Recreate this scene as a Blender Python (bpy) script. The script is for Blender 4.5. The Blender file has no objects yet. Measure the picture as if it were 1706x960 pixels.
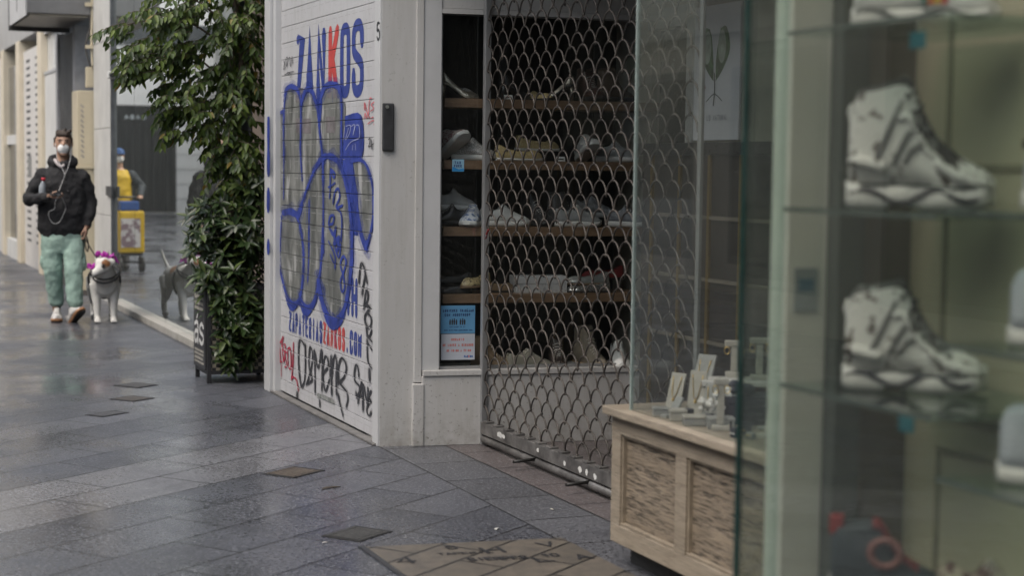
import bpy, bmesh, math, random
from mathutils import Vector, Matrix, Euler, noise
R = math.radians
rnd = random.Random(7)
sc = bpy.context.scene
COL = sc.collection

# ------------------------------------------------------------------ materials
def new_mat(name):
    m = bpy.data.materials.new(name); m.use_nodes = True
    nt = m.node_tree
    for n in list(nt.nodes): nt.nodes.remove(n)
    out = nt.nodes.new('ShaderNodeOutputMaterial')
    return m, nt, out
def nd(nt, t, **kw):
    n = nt.nodes.new(t)
    for k, v in kw.items(): setattr(n, k, v)
    return n
def L(nt, a, b): nt.links.new(a, b)
def math_n(nt, op, a, b=None, c=None, clamp=False):
    n = nd(nt, 'ShaderNodeMath', operation=op); n.use_clamp = clamp
    for i, v in enumerate((a, b, c)):
        if v is None: continue
        if isinstance(v, (int, float)): n.inputs[i].default_value = v
        else: L(nt, v, n.inputs[i])
    return n.outputs[0]
def mix_c(nt, f, a, b, bt='MIX'):
    n = nd(nt, 'ShaderNodeMix', data_type='RGBA', blend_type=bt)
    for s, v in ((n.inputs[0], f), (n.inputs[6], a), (n.inputs[7], b)):
        if isinstance(v, (int, float)): s.default_value = v
        elif isinstance(v, tuple): s.default_value = (*v[:3], 1)
        else: L(nt, v, s)
    return n.outputs[2]
def ramp(nt, fac, p0, p1, inv=False):
    n = nd(nt, 'ShaderNodeMapRange'); n.clamp = True
    L(nt, fac, n.inputs[0]); n.inputs[1].default_value = p0; n.inputs[2].default_value = p1
    n.inputs[3].default_value = 1 if inv else 0; n.inputs[4].default_value = 0 if inv else 1
    return n.outputs[0]
def noise_n(nt, vec, scale, detail=4, rough=.55, dist=0):
    n = nd(nt, 'ShaderNodeTexNoise'); n.inputs['Scale'].default_value = scale
    n.inputs['Detail'].default_value = detail; n.inputs['Roughness'].default_value = rough
    n.inputs['Distortion'].default_value = dist
    if vec is not None: L(nt, vec, n.inputs['Vector'])
    return n.outputs['Fac']
def coords(nt): return nd(nt, 'ShaderNodeTexCoord').outputs['Object']
def mapping(nt, vec, scale=(1,1,1), rot=(0,0,0), loc=(0,0,0)):
    n = nd(nt, 'ShaderNodeMapping'); n.inputs['Scale'].default_value = scale
    n.inputs['Rotation'].default_value = rot; n.inputs['Location'].default_value = loc
    L(nt, vec, n.inputs['Vector']); return n.outputs['Vector']
def bump_n(nt, h, strength, dist=.01):
    n = nd(nt, 'ShaderNodeBump'); n.inputs['Strength'].default_value = strength
    n.inputs['Distance'].default_value = dist; L(nt, h, n.inputs['Height']); return n.outputs['Normal']
def principled(nt, out, col, rough=.5, metal=0, normal=None, spec=.5):
    p = nd(nt, 'ShaderNodeBsdfPrincipled')
    if isinstance(col, tuple): p.inputs['Base Color'].default_value = (*col[:3], 1)
    else: L(nt, col, p.inputs['Base Color'])
    if isinstance(rough, (int, float)): p.inputs['Roughness'].default_value = rough
    else: L(nt, rough, p.inputs['Roughness'])
    p.inputs['Metallic'].default_value = metal
    p.inputs['Specular IOR Level'].default_value = spec
    if normal is not None: L(nt, normal, p.inputs['Normal'])
    L(nt, p.outputs[0], out.inputs[0]); return p
_mc = {}
def M(col, rough=.55, var=.12, scale=9., bump=0., metal=0., spec=.5, name='paint'):
    """a plain surface with mottled colour and roughness"""
    key = (col, rough, var, scale, bump, metal, spec)
    if key in _mc: return _mc[key]
    m, nt, out = new_mat(name)
    v = coords(nt)
    f = noise_n(nt, v, scale, 5, .6)
    c0 = tuple(max(0, x*(1-var*1.6)) for x in col); c1 = tuple(min(1, x*(1+var*1.2)) for x in col)
    c = mix_c(nt, ramp(nt, f, .3, .7), c0, c1)
    f2 = noise_n(nt, v, scale*6, 3, .6)
    rr = nd(nt, 'ShaderNodeMapRange'); L(nt, f2, rr.inputs[0])
    rr.inputs[3].default_value = max(.02, rough-.1); rr.inputs[4].default_value = min(1, rough+.1)
    nrm = bump_n(nt, f2, bump) if bump else None
    principled(nt, out, c, rr.outputs[0], metal, nrm, spec)
    _mc[key] = m; return m
def glass_mat(name, tint, refl=1.0, dirt_veil=.0):
    m, nt, out = new_mat(name)
    t = nd(nt, 'ShaderNodeBsdfTransparent'); t.inputs[0].default_value = (*tint, 1)
    g = nd(nt, 'ShaderNodeBsdfGlossy'); g.inputs['Roughness'].default_value = .0
    g.inputs['Color'].default_value = (.92, .95, .94, 1)
    fr = nd(nt, 'ShaderNodeFresnel')
    gm = nd(nt, 'ShaderNodeNewGeometry')          # same reflection on both faces of the thin pane
    L(nt, math_n(nt, 'MULTIPLY_ADD', gm.outputs['Backfacing'], 1/1.5-1.5, 1.5), fr.inputs[0])
    f = math_n(nt, 'MULTIPLY', fr.outputs[0], refl, clamp=True)
    mx = nd(nt, 'ShaderNodeMixShader'); L(nt, f, mx.inputs[0]); L(nt, t.outputs[0], mx.inputs[1]); L(nt, g.outputs[0], mx.inputs[2])
    last = mx.outputs[0]
    if dirt_veil:  # pale diffuse film: grime on panes, painted reflection veil on the mirror glass
        d = nd(nt, 'ShaderNodeBsdfDiffuse'); d.inputs[0].default_value = (.5, .53, .5, 1)
        n = noise_n(nt, mapping(nt, coords(nt), (1, 1, .35)), 5, 6, .65)
        mx2 = nd(nt, 'ShaderNodeMixShader'); L(nt, math_n(nt, 'MULTIPLY', n, dirt_veil), mx2.inputs[0])
        L(nt, last, mx2.inputs[1]); L(nt, d.outputs[0], mx2.inputs[2]); last = mx2.outputs[0]
    L(nt, last, out.inputs[0]); return m

# ------------------------------------------------------------------ objects
MW = {}
def T(loc, rz=0): return Matrix.Translation(Vector(loc)) @ Matrix.Rotation(rz, 4, 'Z')
def thing(name, label, cat, loc=(0,0,0), rz=0, group=None):
    o = bpy.data.objects.new(name, None); COL.objects.link(o); o.empty_display_size = .1
    o.location = loc; o.rotation_euler = (0, 0, rz); MW[o] = T(loc, rz)
    o['label'] = label; o['category'] = cat
    if group: o['group'] = group
    return o
def tag(o, label, cat, group=None):
    o['label'] = label; o['category'] = cat
    if group: o['group'] = group
    return o
def obj(name, bm, mat, parent=None, local=False, smooth=False, label=None, origin=None, recalc=True):
    """link bm as ONE mesh object; bm is in world space unless local"""
    if recalc: bmesh.ops.recalc_face_normals(bm, faces=bm.faces)
    loc = Matrix.Identity(4)
    if parent is not None:
        if not local: bm.transform(MW[parent].inverted())
        base = MW[parent]
    else: base = Matrix.Identity(4)
    if parent is None and origin is not None:
        bm.transform(Matrix.Translation(-Vector(origin)))
    me = bpy.data.meshes.new(name); bm.to_mesh(me); bm.free()
    for m in (mat if isinstance(mat, (list, tuple)) else [mat]): me.materials.append(m)
    if smooth:
        for p in me.polygons: p.use_smooth = True
    o = bpy.data.objects.new(name, me); COL.objects.link(o)
    if parent is not None: o.parent = parent
    elif origin is not None: o.location = origin
    MW[o] = base if parent is not None else (T(origin) if origin is not None else Matrix.Identity(4))
    if label: o['label'] = label
    return o
def structure(name, bm, mat, **k):
    o = obj(name, bm, mat, **k); o['kind'] = 'structure'; return o

def box(bm, x0, x1, y0, y1, z0, z1, bevel=0, mat=0):
    b2 = bmesh.new()
    vs = [b2.verts.new((x, y, z)) for x in (x0, x1) for y in (y0, y1) for z in (z0, z1)]
    for f in ((0,1,3,2),(4,6,7,5),(0,4,5,1),(2,3,7,6),(0,2,6,4),(1,5,7,3)): b2.faces.new([vs[i] for i in f])
    if bevel: bmesh.ops.bevel(b2, geom=b2.edges[:], offset=bevel, segments=2, affect='EDGES', profile=.6)
    bmesh.ops.recalc_face_normals(b2, faces=b2.faces)
    add_bm(bm, b2, mat=mat); b2.free()
def add_bm(bm, b2, mtx=None, mat=None):
    mp = {}
    for v in b2.verts: mp[v] = bm.verts.new(mtx @ v.co if mtx else v.co)
    for f in b2.faces:
        try: nf = bm.faces.new([mp[v] for v in f.verts])
        except ValueError: continue
        nf.smooth = f.smooth; nf.material_index = f.material_index if mat is None else mat
def B(*a, **k):
    bm = bmesh.new(); box(bm, *a, **k); return bm
def quad(bm, a, b, c, d, mat=0):
    f = bm.faces.new([bm.verts.new(p) for p in (a, b, c, d)]); f.material_index = mat; return f
def frame_at(t, ref=Vector((0, 0, 1))):
    t = t.normalized()
    if abs(t.dot(ref)) > .95: ref = Vector((1, 0, 0))
    x = ref.cross(t).normalized(); y = t.cross(x).normalized(); return x, y
def tube(bm, pts, rad, seg=10, caps=True, ref=None, mat=0, closed=False):
    """loft along pts; rad: number, list of numbers or of (rx,ry)"""
    pts = [Vector(p) for p in pts]; n = len(pts)
    if not isinstance(rad, (list,)): rad = [rad]*n
    rings = []; px = None
    for i, p in enumerate(pts):
        if closed: t = pts[(i+1) % n]-pts[i-1]
        else: t = pts[min(i+1, n-1)]-pts[max(i-1, 0)]
        if ref is not None: x, y = frame_at(t, Vector(ref))
        elif px is None: x, y = frame_at(t)
        else:
            t = t.normalized(); x = (px-t*px.dot(t)).normalized(); y = t.cross(x)
        px = x
        r = rad[i]; rx, ry = r if isinstance(r, tuple) else (r, r)
        rings.append([bm.verts.new(p+x*rx*math.cos(a)+y*ry*math.sin(a)) for a in (2*math.pi*k/seg for k in range(seg))])
    rng = range(n if closed else n-1)
    for i in rng:
        A, Bq = rings[i], rings[(i+1) % n]
        for k in range(seg):
            f = bm.faces.new((A[k], A[(k+1) % seg], Bq[(k+1) % seg], Bq[k])); f.smooth = True; f.material_index = mat
    if caps and not closed:
        for r, s in ((rings[0], -1), (rings[-1], 1)):
            f = bm.faces.new(r[::-1] if s < 0 else r); f.material_index = mat
def ball(bm, c, r, seg=14, rot=None, mat=0):
    r = r if isinstance(r, (tuple, list)) else (r, r, r)
    b2 = bmesh.new(); bmesh.ops.create_uvsphere(b2, u_segments=seg, v_segments=max(6, seg//2+2), radius=1)
    m = Matrix.Translation(Vector(c)) @ (rot.to_4x4() if rot else Matrix.Identity(4)) @ Matrix.Diagonal((*r, 1))
    for f in b2.faces: f.smooth = True
    add_bm(bm, b2, m, mat); b2.free()
def cyl(bm, c, axis, r, h, seg=20, mat=0):
    a = Vector(axis).normalized()*h/2; c = Vector(c)
    tube(bm, [c-a, c+a], [r, r], seg, mat=mat)
def spline(pts, n=6):
    """Catmull-Rom through 2-D or 3-D points"""
    P = [Vector(p) for p in pts]
    if len(P) < 3: return P
    out = []
    for i in range(len(P)-1):
        a, b, c, d = P[max(i-1, 0)], P[i], P[i+1], P[min(i+2, len(P)-1)]
        for k in range(n):
            t = k/n
            out.append(.5*((2*b)+(c-a)*t+(2*a-5*b+4*c-d)*t*t+(3*b-a-3*c+d)*t**3))
    out.append(P[-1]); return out
def voxel(o, size, smooth=4, disp=0, dscale=.1, seed=0):
    m = o.modifiers.new('remesh', 'REMESH'); m.mode = 'VOXEL'; m.voxel_size = size; m.use_smooth_shade = True
    if smooth:
        s = o.modifiers.new('smooth', 'SMOOTH'); s.factor = .5; s.iterations = smooth
    if disp:
        tx = bpy.data.textures.new('folds', 'CLOUDS'); tx.noise_scale = dscale; tx.noise_depth = 2
        d = o.modifiers.new('folds', 'DISPLACE'); d.texture = tx; d.strength = disp; d.mid_level = .5
    return o

# --- flat marks: strokes (ribbons) and areas in a plane given by fn(a, b, out) -> point
_lift = [0.]
def ribbon(bm, pts, w, fn, lift=0., smooth=True, cap=True, step=2e-5, jit=0., flat=1.):
    P = spline([(*p, 0) for p in pts], 6) if smooth else [Vector((*p, 0)) for p in pts]
    Q = [P[0]]
    for p in P[1:]:
        if (p-Q[-1]).length > 1e-4: Q.append(p)
    P = Q
    if len(P) < 2: return
    if cap:
        for k in (0, -1):
            d = (P[k]-P[1 if k == 0 else -2]).normalized()*w*.5
            if k == 0: P.insert(0, P[0]+d)
            else: P.append(P[-1]+d)
    rows = []
    n = len(P)
    for i, p in enumerate(P):
        a = P[max(i-1, 0)]; b = P[min(i+1, n-1)]
        t = (b-a).normalized(); nn = Vector((-t.y, t.x, 0))
        k = 1.
        if not smooth and 0 < i < n-1:
            t1 = (p-a).normalized(); k = 1/max(.55, nn.dot(Vector((-t1.y, t1.x, 0))))
        h = w*.5*k
        if cap and i in (0, n-1): h *= .45
        if jit: h *= 1+jit*noise.noise((p.x*9, p.y*9, 3.1))
        off = lift+_lift[0]
        _lift[0] += step
        if _lift[0] > .0012: _lift[0] = 0.
        nn = Vector((nn.x, nn.y*flat, 0))
        l, r = p+nn*h, p-nn*h
        rows.append((bm.verts.new(fn(l.x, l.y, off)), bm.verts.new(fn(r.x, r.y, off))))
    for i in range(n-1):
        bm.faces.new((rows[i][0], rows[i][1], rows[i+1][1], rows[i+1][0]))
def area(bm, pts, fn, lift=0., smooth=True):
    P = [Vector((*p, 0)) for p in pts]
    if smooth:
        Q = spline([tuple(p) for p in P]+[tuple(P[0])], 4)[:-1]
    else: Q = P
    f = bm.faces.new([bm.verts.new(fn(p.x, p.y, lift)) for p in Q])
    bmesh.ops.triangulate(bm, faces=[f])
GL = {
'A':[[(0,0),(.5,1),(1,0)],[(.2,.33),(.8,.33)]],'B':[[(0,0),(0,1),(.75,1),(.95,.85),(.95,.65),(.7,.52),(0,.52)],[(.7,.52),(1,.38),(1,.15),(.75,0),(0,0)]],
'C':[[(1,.75),(.95,.92),(.75,1),(.25,1),(0,.85),(0,.15),(.25,0),(.75,0),(.95,.08),(1,.25)]],'D':[[(0,0),(0,1),(.65,1),(1,.8),(1,.2),(.65,0),(0,0)]],
'E':[[(1,1),(0,1),(0,0),(1,0)],[(0,.52),(.8,.52)]],'F':[[(1,1),(0,1),(0,0)],[(0,.52),(.8,.52)]],'H':[[(0,0),(0,1)],[(1,0),(1,1)],[(0,.5),(1,.5)]],
'I':[[(.5,0),(.5,1)]],'J':[[(1,1),(1,.2),(.75,0),(.25,0),(0,.2)]],'K':[[(0,0),(0,1)],[(1,1),(.08,.42)],[(.3,.58),(1,0)]],'L':[[(0,1),(0,0),(1,0)]],
'M':[[(0,0),(0,1),(.5,.25),(1,1),(1,0)]],'N':[[(0,0),(0,1),(1,0),(1,1)]],'O':[[(.5,1),(.18,.97),(0,.82),(0,.18),(.18,.03),(.5,0),(.82,.03),(1,.18),(1,.82),(.82,.97),(.5,1)]],
'P':[[(0,0),(0,1),(.75,1),(1,.85),(1,.6),(.75,.46),(0,.46)]],'Q':[[(.5,1),(.1,.93),(0,.8),(0,.2),(.1,.07),(.5,0),(.9,.07),(1,.2),(1,.8),(.9,.93),(.5,1)],[(.6,.25),(1,-.08)]],
'R':[[(0,0),(0,1),(.75,1),(1,.85),(1,.62),(.75,.48),(0,.48)],[(.5,.48),(1,0)]],
'S':[[(1,.74),(.97,.9),(.75,1),(.3,1),(.03,.9),(0,.72),(.12,.58),(.88,.42),(1,.28),(.97,.1),(.7,0),(.25,0),(.03,.1),(0,.26)]],
'T':[[(0,1),(1,1)],[(.5,1),(.5,0)]],'U':[[(0,1),(0,.18),(.25,0),(.75,0),(1,.18),(1,1)]],'X':[[(0,0),(1,1)],[(0,1),(1,0)]],'Y':[[(0,1),(.5,.5),(1,1)],[(.5,.5),(.5,0)]],'Z':[[(0,1),(1,1),(0,0),(1,0)]],
'V':[[(0,1),(.5,0),(1,1)]],'W':[[(0,1),(.25,0),(.5,.8),(.75,0),(1,1)]],'G':[[(1,.75),(.75,1),(.25,1),(0,.8),(0,.2),(.25,0),(.75,0),(1,.2),(1,.48),(.55,.48)]],
'0':[[(.5,1),(.12,.93),(0,.78),(0,.22),(.12,.07),(.5,0),(.88,.07),(1,.22),(1,.78),(.88,.93),(.5,1)]],'1':[[(.2,.8),(.55,1),(.55,0)]],'2':[[(0,.75),(.2,1),(.8,1),(1,.75),(0,0),(1,0)]],
'4':[[(.75,0),(.75,1),(0,.28),(1,.28)]],'5':[[(.95,1),(.12,1),(.05,.55),(.6,.6),(1,.45),(1,.15),(.7,0),(.25,0),(0,.15)]],
'.':[[(.4,.0),(.4,.06)]],':':[[(.5,.25),(.5,.3)],[(.5,.7),(.5,.75)]],'?':[[(0,.75),(.2,1),(.8,1),(1,.78),(.5,.42),(.5,.28)],[(.5,.0),(.5,.05)]],'!':[[(.5,1),(.5,.3)],[(.5,0),(.5,.05)]],'-':[[(.1,.5),(.9,.5)]],
'a':[[(0,.6),(.4,.68),(.8,.6),(.8,0)],[(.8,.35),(.3,.38),(0,.2),(.25,0),(.8,.15)]],'s':[[(.9,.58),(.5,.68),(.05,.55),(.2,.38),(.8,.3),(.9,.12),(.5,0),(0,.1)]],
}
GL['\u00bf'] = [[(1,.25),(.8,0),(.2,0),(0,.22),(.5,.58),(.5,.72)],[(.5,.95),(.5,1)]]
GL['\u00c1'] = GL['A']+[[(.45,1.1),(.65,1.28)]]
def letter(bm, ch, a0, b0, wd, ht, w, fn, lift=0.):
    hw = w*.5
    for pl in GL[ch]:
        pts = [(a0+hw+x*(wd-w), b0+hw+y*(ht-w)) for x, y in pl]
        ribbon(bm, pts, w, fn, lift, smooth=len(pl) > 7, cap=True)
def text(bm, s, a0, b0, ht, adv, w, fn, lift=0., fill=.74):
    for i, ch in enumerate(s):
        if ch in GL: letter(bm, ch, a0+i*adv, b0, adv*fill, ht, w, fn, lift)

# ------------------------------------------------------------------ camera, world, light
def setup():
    W, H, F = 1706, 960, 2800.
    yaw, pitch, roll = R(22.4), R(-4.19), R(.7)
    f = Vector((math.sin(yaw)*math.cos(pitch), math.cos(yaw)*math.cos(pitch), math.sin(pitch)))
    r = Vector((math.cos(yaw), -math.sin(yaw), 0)); u = r.cross(f)
    c, s = math.cos(roll), math.sin(roll)
    r2 = c*r+s*u; u2 = -s*r+c*u
    cam = bpy.data.cameras.new('camera'); o = bpy.data.objects.new('camera', cam); COL.objects.link(o)
    cam.sensor_width = 36; cam.lens = F/W*36; cam.clip_start = .05; cam.clip_end = 500
    o.matrix_world = Matrix(((r2.x, u2.x, -f.x, 0), (r2.y, u2.y, -f.y, 0), (r2.z, u2.z, -f.z, 1.5), (0, 0, 0, 1)))
    cam.dof.use_dof = True; cam.dof.focus_distance = 9.0; cam.dof.aperture_fstop = 2.4
    cam.dof.aperture_blades = 9
    sc.camera = o
    w = bpy.data.worlds.new('World'); sc.world = w; w.use_nodes = True
    nt = w.node_tree; bg = nt.nodes['Background']
    sky = nt.nodes.new('ShaderNodeTexSky'); sky.sky_type = 'NISHITA'; sky.sun_disc = False
    el, az = R(58), R(250)
    sky.sun_elevation = el; sky.sun_rotation = az; sky.air_density = 1.5; sky.dust_density = 5
    hs = nt.nodes.new('ShaderNodeHueSaturation'); hs.inputs['Saturation'].default_value = .68
    nt.links.new(sky.outputs[0], hs.inputs['Color']); nt.links.new(hs.outputs[0], bg.inputs[0])
    bg.inputs[1].default_value = .12
    ld = bpy.data.lights.new('sun', 'SUN'); ld.energy = .7; ld.angle = R(50); ld.color = (1, .97, .93)
    lo = bpy.data.objects.new('sun', ld); COL.objects.link(lo)
    d = Vector((math.sin(az)*math.cos(el), math.cos(az)*math.cos(el), math.sin(el)))
    lo.rotation_euler = d.to_track_quat('Z', 'Y').to_euler(); lo.location = (0, 0, 30)
    vs = sc.view_settings; vs.view_transform = 'Standard'; vs.look = 'None'; vs.exposure = EXPOSURE; vs.gamma = 1
    sc.render.engine = 'CYCLES'; cy = sc.cycles
    cy.use_denoising = True; cy.max_bounces = 8; cy.transparent_max_bounces = 16; cy.glossy_bounces = 4
    cy.diffuse_bounces = 4; cy.caustics_reflective = False; cy.caustics_refractive = False
EXPOSURE = .98
SPRAY_FILL=[[(10.515,1.844),(10.485,1.919),(10.383,1.969),(10.252,1.956),(10.138,1.908),(10.096,1.87),(10.027,1.923),(9.919,1.94),(9.812,1.897),(9.718,1.806),(9.665,1.681),(9.611,1.532),(9.727,1.503),(9.832,1.431),(9.938,1.321),(10.061,1.226),(10.144,1.175),(10.494,1.172),(10.631,1.23),(10.672,1.617),(10.605,1.808)],[(9.642,1.856),(9.591,1.907),(9.479,1.938),(9.356,1.94),(9.26,1.913),(9.223,1.844),(9.164,1.836),(9.162,1.748),(9.197,1.691),(9.219,1.607),(9.229,1.532),(9.35,1.532),(9.498,1.546),(9.586,1.532),(9.625,1.609),(9.654,1.786)],[(9.485,1.532),(9.349,1.518),(9.252,1.471),(9.18,1.403),(9.12,1.337),(9.06,1.237),(9.024,1.104),(9.021,0.97),(9.065,0.832),(9.133,0.725),(9.226,0.642),(9.335,0.605),(9.459,0.611),(9.573,0.655),(9.651,0.72),(9.691,0.789),(9.743,0.713),(9.822,0.652),(9.93,0.625),(10.04,0.635),(10.096,0.667),(10.152,0.637),(10.267,0.616),(10.384,0.638),(10.489,0.714),(10.566,0.806),(10.597,0.92),(10.569,1.154),(10.302,1.182),(10.144,1.168),(10.033,1.227),(9.938,1.313),(9.832,1.413),(9.701,1.496),(9.573,1.525)],[(9.008,1.509),(8.85,1.512),(8.768,1.488),(8.696,1.434),(8.645,1.374),(8.623,1.29),(8.641,1.193),(8.69,1.118),(8.75,1.079),(8.801,1.101),(8.864,1.148),(8.897,1.221),(8.919,1.307),(8.953,1.4)]]
BLUE_AREA=[[(9.164,1.764),(8.851,1.761),(8.842,1.525),(9.215,1.527),(9.216,1.569),(9.169,1.682)],[(9.204,1.518),(9.029,1.512),(8.992,1.449),(8.952,1.375),(8.926,1.301),(8.946,1.285),(9.057,1.282),(9.086,1.335),(9.136,1.398),(9.203,1.46)],[(9.77,1.878),(9.631,1.874),(9.677,1.703),(9.706,1.703)],[(10.48,0.655),(10.381,0.619),(10.258,0.613),(10.119,0.647),(10.058,0.624),(9.929,0.617),(9.815,0.644),(9.717,0.713),(9.741,0.663),(9.84,0.601),(9.936,0.562),(10.045,0.566),(10.129,0.611),(10.285,0.563),(10.401,0.582)],[(9.631,0.699),(9.57,0.65),(9.475,0.605),(9.358,0.595),(9.222,0.628),(9.123,0.694),(9.16,0.627),(9.221,0.576),(9.334,0.536),(9.45,0.535),(9.557,0.585)],[(8.811,1.104),(8.75,1.079),(8.69,1.112),(8.719,1.068),(8.755,1.027),(8.796,1.058)]]
GHOST=[[(10.222,1.773),(9.876,1.766),(9.875,1.676),(10.221,1.681)],[(9.551,1.77),(9.359,1.766),(9.358,1.673),(9.55,1.675)],[(9.529,1.93),(9.442,1.93),(9.441,1.875),(9.528,1.877)],[(9.405,1.929),(9.32,1.925),(9.319,1.871),(9.404,1.873)],[(10.231,1.963),(10.055,1.956),(10.054,1.872),(10.23,1.878)]]
BLUE_LINE=[([(10.507,1.53),(10.514,1.673),(10.512,1.773),(10.507,1.837),(10.485,1.908),(10.444,1.959),(10.34,1.977),(10.219,1.955),(10.133,1.914),(10.104,1.861),(10.098,1.765),(10.102,1.668),(10.109,1.571),(10.095,1.502),(10.067,1.399)],0.036),([(10.477,1.936),(10.436,1.966),(10.34,1.977),(10.232,1.962),(10.152,1.932)],0.07),([(10.086,1.854),(10.053,1.908),(9.989,1.936),(9.92,1.942),(9.844,1.921),(9.774,1.865),(9.712,1.79),(9.682,1.69),(9.644,1.603),(9.619,1.53),(9.605,1.401)],0.04),([(10.06,1.887),(9.996,1.936),(9.92,1.944),(9.837,1.921),(9.794,1.882)],0.075),([(9.672,1.868),(9.632,1.92),(9.554,1.947),(9.414,1.952),(9.3,1.934),(9.248,1.887),(9.226,1.804),(9.229,1.696),(9.229,1.569),(9.241,1.511)],0.045),([(9.648,1.901),(9.589,1.938),(9.495,1.953),(9.391,1.951),(9.3,1.934),(9.261,1.907)],0.085),([(10.675,1.798),(10.589,1.818),(10.518,1.823)],0.055),([(10.675,1.805),(10.631,1.739),(10.659,1.646)],0.02),([(10.136,1.168),(10.066,1.247),(9.996,1.31),(9.9,1.38),(9.801,1.449),(9.691,1.5),(9.571,1.531),(9.442,1.535),(9.316,1.511),(9.225,1.46),(9.146,1.385),(9.086,1.304),(9.05,1.216),(9.022,1.129),(9.014,1.007)],0.05),([(9.752,1.476),(9.655,1.517),(9.536,1.54),(9.419,1.535),(9.304,1.511),(9.225,1.473)],0.085),([(10.513,1.178),(10.346,1.19),(10.183,1.177),(10.125,1.193),(10.079,1.236)],0.1),([(10.563,1.154),(10.58,1.067),(10.596,0.924)],0.026),([(10.21,1.166),(10.14,1.133),(10.098,1.086),(10.063,1.018),(10.036,0.954)],0.036),([(9.904,1.261),(9.908,0.96)],0.03),([(9.602,1.51),(9.587,0.977)],0.03),([(10.511,1.616),(10.513,1.271)],0.022),([(10.687,1.544),(10.643,1.399),(10.656,1.239)],0.03),([(10.668,0.919),(10.63,0.856),(10.58,0.786),(10.514,0.717),(10.438,0.658),(10.34,0.623),(10.245,0.615),(10.146,0.642),(10.093,0.684),(10.055,0.75),(10.03,0.835),(10.028,0.932),(10.058,1.041),(10.116,1.095)],0.055),([(10.697,0.903),(10.653,0.847)],0.11),([(10.119,0.675),(10.04,0.636),(9.929,0.622),(9.815,0.654),(9.729,0.725),(9.681,0.796),(9.646,0.879),(9.616,0.981),(9.601,1.115)],0.05),([(9.909,1.103),(9.908,0.966),(9.919,0.862),(9.931,0.779)],0.028),([(9.686,0.796),(9.644,0.725),(9.57,0.654),(9.475,0.605),(9.347,0.597),(9.222,0.631),(9.152,0.679),(9.102,0.747),(9.06,0.82),(9.029,0.917),(9.014,1.012),(9.018,1.138)],0.07),([(9.693,0.775),(9.619,0.687),(9.522,0.615),(9.381,0.581)],0.1),([(9.029,1.513),(8.85,1.516),(8.758,1.491),(8.686,1.434),(8.637,1.368),(8.621,1.29),(8.631,1.205),(8.66,1.144),(8.703,1.087),(8.749,1.039)],0.045),([(8.947,1.332),(8.929,1.245),(8.896,1.184),(8.853,1.124),(8.805,1.076),(8.759,1.042)],0.09)]
BLUE_SCRIBBLE=[([(9.439,1.361),(9.457,1.302)],0.03),([(9.446,1.361),(9.441,1.455),(9.429,1.462),(9.353,1.439),(9.371,1.414),(9.418,1.446)],0.035),([(9.481,1.359),(9.416,1.368),(9.348,1.385)],0.03),([(9.38,1.274),(9.347,1.33),(9.284,1.354),(9.251,1.306),(9.323,1.247),(9.188,1.26),(9.311,1.237),(9.232,1.22),(9.204,1.16),(9.216,1.064)],0.035),([(9.471,1.151),(9.437,1.191),(9.363,1.194),(9.39,1.15),(9.464,1.136),(9.384,1.082),(9.321,1.133),(9.343,1.061),(9.252,1.078),(9.307,0.992)],0.035),([(9.459,1.12),(9.366,1.085),(9.342,1.028),(9.27,1.076),(9.296,0.994),(9.229,1.039),(9.268,0.96),(9.365,1.033)],0.035),([(9.47,1.041),(9.341,0.963),(9.34,0.898)],0.03),([(9.433,0.964),(9.363,0.922)],0.03),([(9.157,0.971),(9.117,0.943),(9.16,0.886),(9.226,0.827),(9.202,0.768),(9.147,0.794),(9.17,0.857),(9.227,0.917),(9.199,0.961),(9.157,0.971)],0.036)]
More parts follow.
